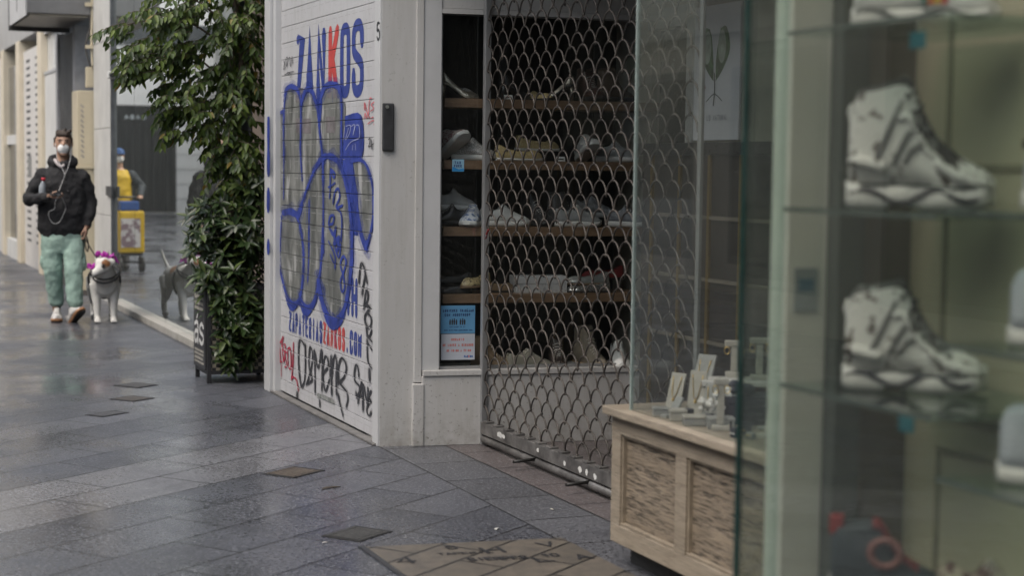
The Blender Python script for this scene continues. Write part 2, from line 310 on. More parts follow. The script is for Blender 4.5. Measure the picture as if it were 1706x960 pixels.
BLACK_TAG=[([(8.879,0.848),(8.87,0.895),(8.85,0.94),(8.829,0.952),(8.788,0.931),(8.752,0.878),(8.735,0.855)],0.03),([(8.77,0.883),(8.796,0.838),(8.82,0.787)],0.03),([(8.787,0.709),(8.764,0.779),(8.734,0.817),(8.709,0.783),(8.737,0.744),(8.773,0.726),(8.692,0.726),(8.702,0.704),(8.762,0.671),(8.765,0.637),(8.704,0.606),(8.654,0.635),(8.661,0.671),(8.722,0.687)],0.028),([(8.747,0.628),(8.725,0.569),(8.679,0.567),(8.645,0.598)],0.028),([(8.638,0.539),(8.678,0.549),(8.719,0.56)],0.028),([(8.725,0.535),(8.71,0.428),(8.645,0.398)],0.028),([(8.637,0.495),(8.688,0.517)],0.028),([(8.681,0.373),(8.678,0.334)],0.04),([(8.874,0.325),(8.896,0.37),(8.93,0.377),(8.959,0.331),(8.943,0.287),(8.868,0.269),(8.862,0.242),(8.905,0.195),(8.92,0.222)],0.028),([(8.884,0.173),(8.843,0.251),(8.817,0.304),(8.805,0.212),(8.795,0.154)],0.026),([(8.861,0.214),(8.801,0.225)],0.024),([(8.791,0.153),(8.785,0.28),(8.754,0.244),(8.712,0.187),(8.703,0.275)],0.026),([(8.648,0.267),(8.698,0.226),(8.651,0.214),(8.712,0.178),(8.721,0.143),(8.676,0.129),(8.646,0.153)],0.028),([(10.011,0.378),(10.095,0.404),(10.135,0.367),(10.142,0.274),(10.119,0.178),(10.066,0.111),(10.001,0.164),(9.984,0.25),(9.985,0.375)],0.034),([(9.954,0.142),(9.898,0.194),(9.836,0.274),(9.824,0.351),(9.875,0.379),(9.9,0.315),(9.891,0.247),(9.829,0.186),(9.949,0.143)],0.03),([(9.763,0.122),(9.768,0.261),(9.782,0.373),(9.698,0.27),(9.622,0.39),(9.611,0.266),(9.614,0.151)],0.03),([(9.584,0.253),(9.482,0.308),(9.495,0.353),(9.554,0.353),(9.589,0.282),(9.576,0.19),(9.532,0.154),(9.457,0.228)],0.03),([(9.441,0.26),(9.43,0.314),(9.417,0.369),(9.407,0.155)],0.03),([(9.411,0.264),(9.373,0.354),(9.336,0.389),(9.308,0.348),(9.316,0.275),(9.31,0.168)],0.03),([(9.272,0.235),(9.273,0.293),(9.267,0.333),(9.214,0.383),(9.14,0.374),(9.113,0.332),(9.161,0.281),(9.238,0.242),(9.193,0.225),(9.104,0.204),(9.081,0.165),(9.107,0.123)],0.032),([(9.271,0.166),(9.248,0.133),(9.213,0.099),(9.177,0.06)],0.034),([(10.171,0.055),(10.171,0.038)],0.035),([(9.659,0.068),(9.659,0.051)],0.035)]
SMEAR=[([(9.696,0.103),(9.562,0.11),(9.385,0.111)],0.07)]
BLACK_THIN=[([(10.516,2.144),(10.487,2.1),(10.526,2.097),(10.465,2.155),(10.424,2.16),(10.451,2.105),(10.369,2.161),(10.355,2.1),(10.315,2.161),(10.295,2.118)],0.012),([(10.492,2.057),(10.368,2.066),(10.273,2.065)],0.012),([(10.423,2.068),(10.368,2.059),(10.423,2.051)],0.012),([(10.354,2.03),(10.314,2.053)],0.01),([(8.72,1.628),(8.686,1.633),(8.699,1.609),(8.719,1.59),(8.669,1.594)],0.014),([(8.664,1.621),(8.659,1.579)],0.012),([(8.62,1.627),(8.619,1.576)],0.012),([(8.669,1.6),(8.614,1.607)],0.012)]
RED_TAG=[([(10.678,0.34),(10.591,0.333),(10.517,0.378),(10.548,0.324),(10.49,0.286)],0.034),([(10.614,0.321),(10.59,0.209),(10.662,0.203),(10.555,0.212)],0.034),([(10.561,0.213),(10.566,0.117)],0.016),([(10.548,0.317),(10.504,0.219),(10.46,0.326),(10.511,0.328)],0.028),([(10.428,0.286),(10.476,0.273),(10.428,0.206),(10.47,0.187)],0.028),([(10.406,0.302),(10.391,0.202),(10.322,0.204),(10.337,0.317),(10.404,0.31)],0.028),([(10.264,0.36),(10.276,0.224),(10.308,0.127),(10.275,0.146),(10.186,0.138),(10.145,0.083)],0.028)]
RED_THIN=[([(8.798,1.793),(8.795,1.829),(8.757,1.783),(8.729,1.764)],0.016),([(8.723,1.773),(8.704,1.845),(8.67,1.848)],0.016),([(8.624,1.827),(8.674,1.814),(8.624,1.794),(8.683,1.781)],0.014),([(8.803,1.744),(8.783,1.771),(8.756,1.743),(8.733,1.77),(8.702,1.742),(8.642,1.747)],0.016),([(8.732,1.713),(8.652,1.729),(8.608,1.722),(8.622,1.708)],0.014)]
WHITE_THIN=[([(9.13,1.707),(9.048,1.709),(9.064,1.668),(9.14,1.632),(9.086,1.694)],0.012),([(9.139,1.575),(9.074,1.606),(8.999,1.624),(8.878,1.641),(8.885,1.703),(8.937,1.71)],0.012),([(9.022,1.705),(8.969,1.711),(9.0,1.655),(8.958,1.704)],0.012),([(8.999,1.599),(9.009,1.574)],0.01),([(8.956,1.605),(8.945,1.574)],0.01)]
FRAME_BLUE=[([(10.541,1.79),(10.633,1.789),(10.682,1.732),(10.685,1.645),(10.652,1.558),(10.613,1.5),(10.572,1.435)],0.04),([(10.66,1.558),(10.607,1.479),(10.584,1.443)],0.07),([(10.563,1.309),(10.621,1.305),(10.664,1.253),(10.688,1.209)],0.05),([(10.6,1.298),(10.62,1.254)],0.09),([(10.639,0.965),(10.56,0.936)],0.06)]
setup()
# ------------------------------------------------------------------ ground
def paving():
    m, nt, out = new_mat('wet granite paving')
    v = coords(nt)
    sep = nd(nt, 'ShaderNodeSeparateXYZ'); L(nt, v, sep.inputs[0])
    X, Y = sep.outputs[0], sep.outputs[1]
    # diagonal slabs: u along 53 deg from +Y, w across
    sn, cs = math.sin(R(53)), math.cos(R(53))
    u = math_n(nt, 'ADD', math_n(nt, 'MULTIPLY', X, sn), math_n(nt, 'MULTIPLY', Y, cs))
    w = math_n(nt, 'ADD', math_n(nt, 'MULTIPLY', X, -cs), math_n(nt, 'MULTIPLY', Y, sn))
    def slabs(a, b, la, lb, oa, ob):
        cb = nd(nt, 'ShaderNodeCombineXYZ')
        L(nt, math_n(nt, 'ADD', a, oa), cb.inputs[0]); L(nt, math_n(nt, 'ADD', b, ob), cb.inputs[1])
        n = nd(nt, 'ShaderNodeTexBrick'); n.offset = .5; n.squash = 1
        n.inputs['Color1'].default_value = (0, 0, 0, 1); n.inputs['Color2'].default_value = (1, 1, 1, 1)
        n.inputs['Mortar'].default_value = (.5, .5, .5, 1); n.inputs['Scale'].default_value = 1
        n.inputs['Mortar Size'].default_value = .006; n.inputs['Mortar Smooth'].default_value = .3
        n.inputs['Brick Width'].default_value = la; n.inputs['Row Height'].default_value = lb
        L(nt, cb.outputs[0], n.inputs['Vector']); return n.outputs[0], n.outputs[1]
    dc, dm = slabs(u, w, .667, .3333, .06+20, -.13+20)
    fc, fm = slabs(Y, X, .47, .345, 20.1, -2.72+20.01)
    strip = math_n(nt, 'GREATER_THAN', X, 2.72)
    slab_c = mix_c(nt, strip, dc, fc); joint = nd(nt, 'ShaderNodeMix'); L(nt, strip, joint.inputs[0]); L(nt, dm, joint.inputs[2]); L(nt, fm, joint.inputs[3]); joint = joint.outputs[0]
    edge = math_n(nt, 'LESS_THAN', math_n(nt, 'ABSOLUTE', math_n(nt, 'SUBTRACT', X, 2.72)), .004)
    joint = math_n(nt, 'MAXIMUM', joint, edge)
    f_big = noise_n(nt, v, .9, 4, .6)
    f_mid = noise_n(nt, v, 7, 5, .65)
    f_gr = noise_n(nt, v, 48, 5, .85)
    f_gr2 = noise_n(nt, v, 70, 4, .85)
    base = mix_c(nt, slab_c, (.062, .068, .086), (.132, .139, .163))
    base = mix_c(nt, math_n(nt, 'MULTIPLY', ramp(nt, f_big, .38, .68), .5), base, (.035, .037, .042))
    # paler course of slabs laid across the street
    course = math_n(nt, 'MULTIPLY', math_n(nt, 'GREATER_THAN', w, 5.13), math_n(nt, 'LESS_THAN', w, 5.797))
    course = math_n(nt, 'MULTIPLY', course, math_n(nt, 'LESS_THAN', X, 2.72))
    base = mix_c(nt, math_n(nt, 'MULTIPLY', course, .62), base, (.25, .25, .265))
    # pinkish row along the gate
    pink = math_n(nt, 'MULTIPLY', math_n(nt, 'GREATER_THAN', X, 3.065), math_n(nt, 'LESS_THAN', Y, 8.45))
    base = mix_c(nt, math_n(nt, 'MULTIPLY', pink, .7), base, (.155, .105, .09))
    base = mix_c(nt, math_n(nt, 'MULTIPLY', strip, .35), base, (.12, .12, .12))
    base = mix_c(nt, ramp(nt, f_gr, .40, .62), mix_c(nt, .75, base, (.010, .010, .012)), base)
    base = mix_c(nt, math_n(nt, 'MULTIPLY', ramp(nt, f_gr2, .54, .64), .75), base, (.34, .345, .37))
    base = mix_c(nt, math_n(nt, 'MULTIPLY', ramp(nt, f_mid, .62, .8), .25), base, (.03, .03, .033))
    base = mix_c(nt, math_n(nt, 'MULTIPLY', joint, ramp(nt, noise_n(nt, v, 2.6, 3, .6), .12, .46)), base, (.006, .006, .006))
    vo = nd(nt, 'ShaderNodeTexVoronoi'); vo.inputs['Scale'].default_value = 2.3; vo.inputs['Randomness'].default_value = 1; L(nt, v, vo.inputs['Vector'])
    gum = math_n(nt, 'MULTIPLY', math_n(nt, 'LESS_THAN', math_n(nt, 'ADD', vo.outputs['Distance'], math_n(nt, 'MULTIPLY', f_mid, .05)), .075), ramp(nt, f_big, .45, .5))
    base = mix_c(nt, math_n(nt, 'MULTIPLY', gum, .7), base, (.02, .02, .021))
    stain = ramp(nt, noise_n(nt, mapping(nt, v, (1, 1, 1), loc=(7, 3, 0)), 1.7, 6, .7, .6), .50, .72)
    base = mix_c(nt, math_n(nt, 'MULTIPLY', stain, .42), base, (.028, .029, .034))
    wet = ramp(nt, noise_n(nt, mapping(nt, v, (1, .7, 1)), 1.1, 4, .6), .34, .62)
    dry = math_n(nt, 'MULTIPLY', ramp(nt, X, 1.9, 3.0), .8)
    wet = math_n(nt, 'SUBTRACT', wet, dry, clamp=True)
    rg = nd(nt, 'ShaderNodeMapRange'); L(nt, wet, rg.inputs[0]); rg.inputs[3].default_value = .46; rg.inputs[4].default_value = .11
    rough = math_n(nt, 'ADD', rg.outputs[0], math_n(nt, 'MULTIPLY', math_n(nt, 'SUBTRACT', f_gr, .5), .9), clamp=True)
    hgt = math_n(nt, 'SUBTRACT', math_n(nt, 'MULTIPLY', f_gr, .10), joint)
    principled(nt, out, base, rough, 0, bump_n(nt, hgt, .5, .004), .5)
    return m
PAVE = paving()
bm = bmesh.new(); quad(bm, (-60, -60, 0), (60, -60, 0), (60, 160, 0), (-60, 160, 0))
structure('ground', bm, PAVE)

# tan stone inlay with worn lettering, framed by a steel strip
def tan_mat():
    m, nt, out = new_mat('tan stone inlay'); v = coords(nt)
    sep = nd(nt, 'ShaderNodeSeparateXYZ'); L(nt, v, sep.inputs[0]); X, Y = sep.outputs[0], sep.outputs[1]
    sn, cs = math.sin(R(53)), math.cos(R(53))
    u = math_n(nt, 'ADD', math_n(nt, 'MULTIPLY', X, sn), math_n(nt, 'MULTIPLY', Y, cs))
    w = math_n(nt, 'ADD', math_n(nt, 'MULTIPLY', X, -cs), math_n(nt, 'MULTIPLY', Y, sn))
    cb = nd(nt, 'ShaderNodeCombineXYZ'); L(nt, math_n(nt, 'ADD', u, 20.), cb.inputs[0]); L(nt, math_n(nt, 'ADD', w, 20.05), cb.inputs[1])
    n = nd(nt, 'ShaderNodeTexBrick'); n.offset = .35
    for k, c in (('Color1', (.112, .098, .080)), ('Color2', (.145, .126, .103)), ('Mortar', (.012, .011, .01))): n.inputs[k].default_value = (*c, 1)
    n.inputs['Scale'].default_value = 1; n.inputs['Mortar Size'].default_value = .008; n.inputs['Brick Width'].default_value = .52; n.inputs['Row Height'].default_value = .2
    L(nt, cb.outputs[0], n.inputs['Vector'])
    f = noise_n(nt, v, 12, 6, .7); g = noise_n(nt, v, 160, 2, .7)
    c = mix_c(nt, math_n(nt, 'MULTIPLY', ramp(nt, f, .40, .68), .75), n.outputs[0], (.06, .056, .052))
    c = mix_c(nt, math_n(nt, 'MULTIPLY', ramp(nt, g, .5, .75), .35), c, (.04, .038, .036))
    principled(nt, out, c, .42, 0, bump_n(nt, math_n(nt, 'SUBTRACT', math_n(nt, 'MULTIPLY', g, .2), n.outputs[1]), .4, .004)); return m
bm = bmesh.new()
f = bm.faces.new([bm.verts.new(p) for p in ((1.95, 6.195, .004), (1.95, 3.2, .004), (2.74, 3.2, .004), (2.74, 6.09, .004))])
structure('paving_inlay', bm, tan_mat())
bm = B(1.925, 1.947, 3.2, 6.215, 0, .006)
structure('paving_strip', bm, M((.16, .165, .17), .35, metal=1., name='steel strip'))
bm = bmesh.new()
fn = lambda a, b, o: (a, b, .0062+o)
blk = M((.02, .02, .022), .6, name='black inlay')
def gtext(s, x, y, h, adv, w):
    for i, ch in enumerate(s):
        if ch in GL:
            for pl in GL[ch]:
                ribbon(bm, [(x+(i*adv+px*adv*.7)*.97, y-(i*adv)*.16+py*h) for px, py in pl], w, fn, smooth=len(pl) > 7)
gtext('H', 2.36, 5.93, .09, .10, .016); gtext('4', 1.99, 5.88, .10, .09, .016); gtext('V', 2.60, 5.96, .07, .09, .014)
gtext('TAPERIA', 2.17, 5.96, .03, .032, .007); gtext('SIERPES', 2.25, 5.83, .045, .034, .010); gtext('10', 2.54, 5.80, .045, .036, .010)
gtext('S', 2.24, 6.04, .05, .05, .010); gtext('L', 2.49, 5.73, .07, .08, .016); gtext('A', 2.65, 5.72, .07, .08, .016)
structure('paving_lettering', bm, blk)

# cast covers let into the paving
def cover(x, y, sx, sy, rz, label, tint):
    bm = bmesh.new(); box(bm, -sx, sx, -sy, sy, -.01, .001)
    t = thing('drain_cover', label, 'drain cover', (x, y, .002), rz, 'metal covers let into the paving')
    obj('frame', bm, M((.016, .015, .014), .6, .35, 30, .2, name='worn iron'), t, local=True)
    b2 = bmesh.new()
    for i in range(9):
        a = -sx*.72+i*sx*1.44/8
        box(b2, a-sx*.06, a+sx*.06, -sy*.70, sy*.70, .0012, .0028)
    for s in (-1, 1): box(b2, -sx*.84, sx*.84, s*sy*.82-sy*.06, s*sy*.82+sy*.06, .0012, .0028)
    obj('grid', b2, M(tint, .5, .3, 40, .2, name='iron ribs'), t, local=True)
cover(2.10, 7.84, .125, .095, R(37), 'rusty brown ribbed drain cover in the paving before the roller shutter corner', (.10, .082, .066))
cover(1.99, 6.44, .115, .095, R(37), 'largest grey iron drain cover beside the tan stone inlay', (.06, .06, .058))
cover(1.80, 10.62, .10, .10, R(37), 'small brown drain cover in wet paving in front of the planter', (.085, .076, .068))
cover(1.55, 10.02, .11, .07, R(37), 'narrow drain cover with a bluish corner, further from the planter', (.08, .08, .085))
cover(1.93, 11.25, .10, .11, R(37), 'dark drain cover in wet paving closest to the planter', (.075, .074, .074))

# ------------------------------------------------------------------ shoe shop building
def grime(name, col, rough=.5, bump=.05):
    """white wall paint with drips, chips and dirty splashes"""
    m, nt, out = new_mat(name); v = coords(nt)
    a = noise_n(nt, v, 2.2, 5, .6); b = noise_n(nt, mapping(nt, v, (7, 7, .8)), 3, 5, .65); s = noise_n(nt, v, 55, 3, .65)
    sep = nd(nt, 'ShaderNodeSeparateXYZ'); L(nt, v, sep.inputs[0])
    low = ramp(nt, sep.outputs[2], .0, .75, inv=True)
    c = mix_c(nt, ramp(nt, a, .3, .75), tuple(x*.9 for x in col), col)
    c = mix_c(nt, math_n(nt, 'MULTIPLY', ramp(nt, b, .46, .74), .48), c, tuple(x*.72*k for x, k in zip(col, (1, .97, .9))))
    sp = math_n(nt, 'MULTIPLY', ramp(nt, s, .615, .68), math_n(nt, 'ADD', math_n(nt, 'MULTIPLY', ramp(nt, a, .42, .62), .5), math_n(nt, 'MULTIPLY', low, .55), clamp=True))
    c = mix_c(nt, sp, c, (.16, .15, .135))
    spl = math_n(nt, 'MULTIPLY', ramp(nt, sep.outputs[2], .0, .22, inv=True), ramp(nt, noise_n(nt, v, 14, 6, .7), .38, .66))
    c = mix_c(nt, math_n(nt, 'MULTIPLY', spl, .75), c, (.24, .225, .20))
    principled(nt, out, c, rough, 0, bump_n(nt, math_n(nt, 'ADD', s, math_n(nt, 'MULTIPLY', a, .5)), bump, .006)); return m
WHITE = grime('painted wall', (.47, .465, .455))
WHITE2 = grime('painted panel', (.49, .485, .475), .4)
ALU = M((.47, .475, .48), .4, .05, 4, .02, 0, name='white lacquered aluminium')
ALU2 = M((.34, .345, .35), .38, .08, 6, .02, .6, name='brushed metal')
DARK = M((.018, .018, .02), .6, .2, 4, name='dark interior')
SHOP = thing('shop_building', 'white painted shoe shop front with the roller shutter and dark display window', 'building', (2.718, 8.42, 0))
SK = -.13; EL = math.hypot(1, SK)
def Wp(s, d, z):     # return wall of the entrance recess: s along, d into the shop
    ex, ey = 1/EL, SK/EL
    return Vector((2.718+ex*s-ey*d, 8.42+ey*s+ex*d, z))
def wbox(bm, s0, s1, d0, d1, z0, z1, bevel=0, mat=0):
    b2 = bmesh.new(); box(b2, s0, s1, d0, d1, z0, z1, bevel)
    for v in b2.verts: v.co = Wp(*v.co)
    add_bm(bm, b2, mat=mat); b2.free()
def WB(*a, **k):
    bm = bmesh.new(); wbox(bm, *a, **k); return bm
# shutter recess: jambs, pier, lintel
bm = bmesh.new()
wbox(bm, .004, .185, .0, .5, .0, 3.1)
obj('corner_pillar', bm, WHITE, SHOP)
bm = bmesh.new()
wbox(bm, .185, .225, -.012, .3, .34, 3.1, .004); wbox(bm, .175, .236, -.035, .2, 0, .335, .006)
obj('corner_pilaster', bm, WHITE2, SHOP)
bm = bmesh.new(); wbox(bm, .2255, 1.55, -.028, .28, 0, .375, .004); wbox(bm, .23, 1.55, -.036, .28, .376, .405, .003)
obj('plinth', bm, WHITE2, SHOP)
bm = bmesh.new(); wbox(bm, .2255, .32, -.006, .12, .406, 2.7); obj('window_jamb', bm, ALU, SHOP)
bm = bmesh.new(); wbox(bm, .321, 1.55, .0, .2, 2.32, 3.1); wbox(bm, .321, 1.55, -.004, .1, 2.292, 2.318); obj('window_lintel', bm, WHITE2, SHOP)
bm = B(2.60+.112, 2.80, 8.425, 8.52, .0, 3.1, .004); obj('door_jamb', bm, ALU, SHOP)
bm = B(2.712, 2.80, 10.60, 10.66, .0, 3.1, .004); box(bm, 2.690, 2.86, 10.665, 10.80, .0, 3.1, .006); obj('door_jamb', bm, ALU, SHOP)
bm = B(2.70, 3.2, 8.43, 10.80, 3.101, 9.0); box(bm, 2.70, 3.2, 10.801, 12.2, 2.9, 9.0); box(bm, 2.699, 6.5, 3.0, 8.429, 2.96, 9.0); obj('upper_wall', bm, WHITE, SHOP)
bm = bmesh.new(); box(bm, 2.95, 3.3, 10.801, 12.2, 0, 2.9); obj('niche_wall', bm, M((.17, .14, .115), .7, .25, 5, .1, name='brown render'), SHOP)
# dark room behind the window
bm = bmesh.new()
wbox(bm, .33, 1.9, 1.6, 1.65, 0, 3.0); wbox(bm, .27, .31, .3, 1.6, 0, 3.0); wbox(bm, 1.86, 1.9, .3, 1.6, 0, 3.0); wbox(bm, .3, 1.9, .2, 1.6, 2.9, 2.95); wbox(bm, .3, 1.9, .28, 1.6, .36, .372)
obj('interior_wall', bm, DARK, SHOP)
# house number, painted on the jamb
bm = bmesh.new(); letter(bm, '5', -8.476, 2.142, .05, .095, .012, lambda a, b, o: (2.7105-o, -a, b))
obj('house_number', bm, blk, SHOP)
# black key-switch plate on the pillar
t = thing('switch_plate', 'black rounded metal switch plate screwed to the white corner pillar', 'switch plate', tuple(Wp(.04, 0, 1.69)))
bm = WB(.006, .068, -.016, -.001, 1.565, 1.815, .007); obj('plate', bm, M((.03, .031, .034), .45, .2, 20, .1, name='black metal'), t)
bm = bmesh.new(); cyl(bm, Wp(.03, -.019, 1.795), Vector((SK, -1, 0)), .009, .008); obj('screw', bm, M((.5, .5, .48), .3, metal=1, name='steel'), t)

# window glass
t = thing('shop_window', 'dark display window pane beside the gate with shoes on wooden shelves behind it', 'window', tuple(Wp(.32, .04, .41)))
obj('pane', WB(.322, 1.54, .040, .046, .407, 2.29), glass_mat('window glass', (.95, .965, .965), .9, .01), t)
bm = bmesh.new(); wbox(bm, .3215, .332, .02, .06, .408, 2.288); wbox(bm, .3325, 1.54, .02, .06, .407, .419); obj('frame', bm, ALU2, t)

# wooden shelves
def wood(name, c0, c1):
    m, nt, out = new_mat(name); v = coords(nt)
    f = noise_n(nt, mapping(nt, v, (2, 40, 40)), 2, 5, .6, .6); g = noise_n(nt, v, 5, 4)
    c = mix_c(nt, ramp(nt, f, .3, .7), c0, c1); c = mix_c(nt, math_n(nt, 'MULTIPLY', g, .3), c, c0)
    principled(nt, out, c, .45); return m
WOOD = wood('shelf wood', (.16, .098, .058), (.25, .16, .098))
SHELF = thing('display_shelves', 'tier of four wooden shelves holding shoes behind the dark shop window', 'shelves', tuple(Wp(.36, .1, .75)))
SZ = (1.805, 1.475, 1.115, .752)
for z in SZ: obj('shelf', WB(.362, 1.58, .10, .42, z, z+.048, .002), WOOD, SHELF)
bm = bmesh.new(); wbox(bm, .75, .79, .425, .45, .376, 2.3); wbox(bm, 1.30, 1.34, .425, .45, .376, 2.3); obj('upright', bm, M((.03, .03, .032), .5, name='dark upright'), SHELF)

# paper notices stuck inside the pane
def sheet_fn(s0, z0): return lambda a, b, o: Wp(s0+a, .0385-o, z0+b)
t = thing('job_notice', 'blue paper notice asking for workers stuck to the window glass', 'notice', tuple(Wp(.34, .038, .60)))
obj('paper', WB(.338, .527, .0386, .0392, .595, .745), M((.085, .235, .40), .6, .06, name='blue paper'), t)
bm = bmesh.new(); fn = sheet_fn(.338, .595)
text(bm, '\u00bfQUIERES', .012, .115, .015, .0102, .0032, fn); text(bm, 'TRAB\u00c1JAR', .105, .115, .015, .0098, .0032, fn)
text(bm, 'CON NOSOTROS?', .022, .092, .015, .011, .0032, fn)
text(bm, 'ENVIANOS TU CV', .05, .031, .008, .0062, .0015, fn); text(bm, 'WWW.ZAPATERIASZANKOS.COM', .02, .013, .008, .0065, .0016, fn)
obj('lettering', bm, M((.01, .025, .09), .6, name='navy print'), t)
bm = bmesh.new()
for i, x in enumerate((.052, .064, .075, .087, .109, .121, .132)):
    h = .03+.003*((i*7) % 3)
    area(bm, [(x-.004, .046), (x+.003, .046), (x+.005, .046+h*.7), (x, .046+h*.78), (x-.005, .046+h*.7)], fn, .0002, False)
    area(bm, [(x+.0035*math.cos(k), .046+h*.88+.004*math.sin(k)) for k in (0, .8, 1.6, 2.4, 3.1, 4, 4.8, 5.6)], fn, .0003, False)
obj('figures', bm, blk, t)
t = thing('hours_notice', 'white paper opening hours notice stuck to the glass below the blue notice', 'notice', tuple(Wp(.34, .038, .44)))
obj('paper', WB(.342, .527, .0386, .0392, .452, .592), M((.40, .43, .48), .6, .05, name='white paper'), t)
bm = bmesh.new(); fn = sheet_fn(.342, .452)
text(bm, 'HORARIO', .055, .103, .014, .0105, .003, fn); text(bm, 'DE LUNES A S\u00c1BADOS', .008, .073, .014, .0095, .003, fn); text(bm, 'DE 10:00 A 21:00', .03, .043, .014, .0085, .003, fn)
obj('lettering', bm, M((.5, .13, .1), .6, name='red print'), t)
bm = bmesh.new(); text(bm, 'ZAN', .125, .012, .012, .0085, .0034, fn); text(bm, 'OS', .159, .012, .012, .0085, .0034, fn); obj('lettering', bm, M((.02, .09, .3), .6, name='blue print'), t)
bm = bmesh.new(); text(bm, 'K', .1505, .012, .012, .0085, .0034, fn); obj('lettering', bm, M((.5, .05, .05), .6, name='red letter'), t)
t = thing('tax_sticker', 'small light blue square sticker on the second shelf edge in the window', 'sticker', tuple(Wp(.41, .037, 1.43)))
obj('label', WB(.393, .458, .0386, .0392, 1.462, 1.527, ), M((.20, .36, .47), .5, .1, name='pale blue label'), t)
bm = bmesh.new(); fn = sheet_fn(.393, 1.462)
area(bm, [(.001, .001), (.064, .001), (.064, .018), (.03, .010), (.001, .026)], fn, .0001, False); obj('band', bm, M((.02, .22, .5), .5, name='blue band'), t)
bm = bmesh.new(); text(bm, 'TAX', .012, .040, .015, .013, .0035, fn, .0003); text(bm, 'FREE', .010, .022, .014, .0115, .0033, fn, .0003); obj('lettering', bm, M((.01, .04, .15), .6, name='dark print'), t)

# ------------------------------------------------------------------ roller shutter
GROOVES = [2.358-.1028*k for k in range(-8, 23)]
GAP = .0014
def shutter_mat(name, base, paint=None):
    m, nt, out = new_mat(name); v = coords(nt)
    sep = nd(nt, 'ShaderNodeSeparateXYZ'); L(nt, v, sep.inputs[0])
    Yw, Zw = sep.outputs[1], sep.outputs[2]
    fz = math_n(nt, 'FRACT', math_n(nt, 'DIVIDE', math_n(nt, 'SUBTRACT', Zw, 2.358-.1028*40-.0325), .1028))
    inz = math_n(nt, 'LESS_THAN', math_n(nt, 'ABSOLUTE', math_n(nt, 'SUBTRACT', fz, .03)), .016)
    fy = math_n(nt, 'FRACT', math_n(nt, 'DIVIDE', math_n(nt, 'ADD', Yw, 40.03), .135))
    slot = math_n(nt, 'MULTIPLY', inz, math_n(nt, 'LESS_THAN', fy, .74))
    a = noise_n(nt, v, 3, 5, .6); b = noise_n(nt, mapping(nt, v, (1, 6, 1)), 4, 5, .7)
    if paint is None:
        c = mix_c(nt, ramp(nt, a, .3, .7), tuple(x*.93 for x in base), base)
        c = mix_c(nt, math_n(nt, 'MULTIPLY', ramp(nt, b, .55, .8), .2), c, (.42, .42, .40))
        up = ramp(nt, Zw, 1.9, 3.0)
        gr = math_n(nt, 'MULTIPLY', math_n(nt, 'ADD', ramp(nt, a, .4, .7), .35), up)
        c = mix_c(nt, math_n(nt, 'MULTIPLY', gr, .35), c, (.40, .40, .38))
        st = math_n(nt, 'MULTIPLY', ramp(nt, noise_n(nt, mapping(nt, v, (1, 5, 1.2)), 3.5, 6, .75), .48, .75), .5)
        c = mix_c(nt, st, c, (.27, .265, .25))
        spk = ramp(nt, noise_n(nt, v, 60, 3, .7), .64, .70); c = mix_c(nt, math_n(nt, 'MULTIPLY', spk, .5), c, (.18, .17, .16))
        c = mix_c(nt, math_n(nt, 'MULTIPLY', slot, .5), c, (.24, .24, .24)); rough = .42
    else:
        g1 = noise_n(nt, mapping(nt, v, (1, 2.2, .8)), 4.2, 4, .55, .8); g2 = noise_n(nt, mapping(nt, v, (1, 3, 1)), 3.2, 3, .5)
        c = mix_c(nt, ramp(nt, g1, .36, .62), (.085, .09, .086), (.215, .22, .21))
        c = mix_c(nt, math_n(nt, 'MULTIPLY', ramp(nt, g2, .60, .66), .6), c, (.46, .46, .46))
        c = mix_c(nt, math_n(nt, 'MULTIPLY', ramp(nt, b, .6, .75), .4), c, (.15, .15, .155))
        lx = math_n(nt, 'LESS_THAN', math_n(nt, 'ABSOLUTE', math_n(nt, 'SUBTRACT', fy, .87)), .05)
        c = mix_c(nt, math_n(nt, 'MULTIPLY', slot, math_n(nt, 'MULTIPLY', ramp(nt, a, .4, .55), .75)), c, (.42, .42, .42))
        c = mix_c(nt, math_n(nt, 'MULTIPLY', math_n(nt, 'MULTIPLY', lx, ramp(nt, g1, .5, .6)), .35), c, (.40, .40, .40)); rough = .38
    principled(nt, out, c, rough, 0, bump_n(nt, math_n(nt, 'SUBTRACT', math_n(nt, 'MULTIPLY', a, .3), slot), .12, .003)); return m
t = SHUT = thing('roller_shutter', 'closed white roller shutter covered in printed lettering and blue grey graffiti', 'roller shutter', (2.76, 9.56, 0))
bm = bmesh.new(); zs = [.022]+sorted(z for z in GROOVES if .03 < z < 3.05)+[3.1]
for z0, z1 in zip(zs, zs[1:]): box(bm, 2.75, 2.775, 8.524, 10.60, z0+(GAP if z0 > .03 else 0), z1-GAP, .0025)
obj('slats', bm, shutter_mat('shutter slats', (.47, .47, .485)), t)
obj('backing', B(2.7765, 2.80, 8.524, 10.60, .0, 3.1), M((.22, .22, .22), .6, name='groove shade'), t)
obj('threshold', B(2.695, 2.749, 8.45, 10.66, 0, .014, .004), M((.13, .125, .12), .7, .2, 12, .2, name='concrete sill'), t)
def cut(bm):
    for z in GROOVES:
        for zz in (z-GAP-.0006, z+GAP+.0006):
            g = bm.verts[:]+bm.edges[:]+bm.faces[:]
            bmesh.ops.bisect_plane(bm, geom=g, plane_co=(0, 0, zz), plane_no=(0, 0, 1))
    bad = []
    for f in bm.faces:
        zc = f.calc_center_median().z
        if any(abs(zc-z) < GAP+.0005 for z in GROOVES): bad.append(f)
    bmesh.ops.delete(bm, geom=bad, context='FACES')
    return bm
def sfn(level):
    return lambda a, b, o: (2.7495-level-o, a, b)
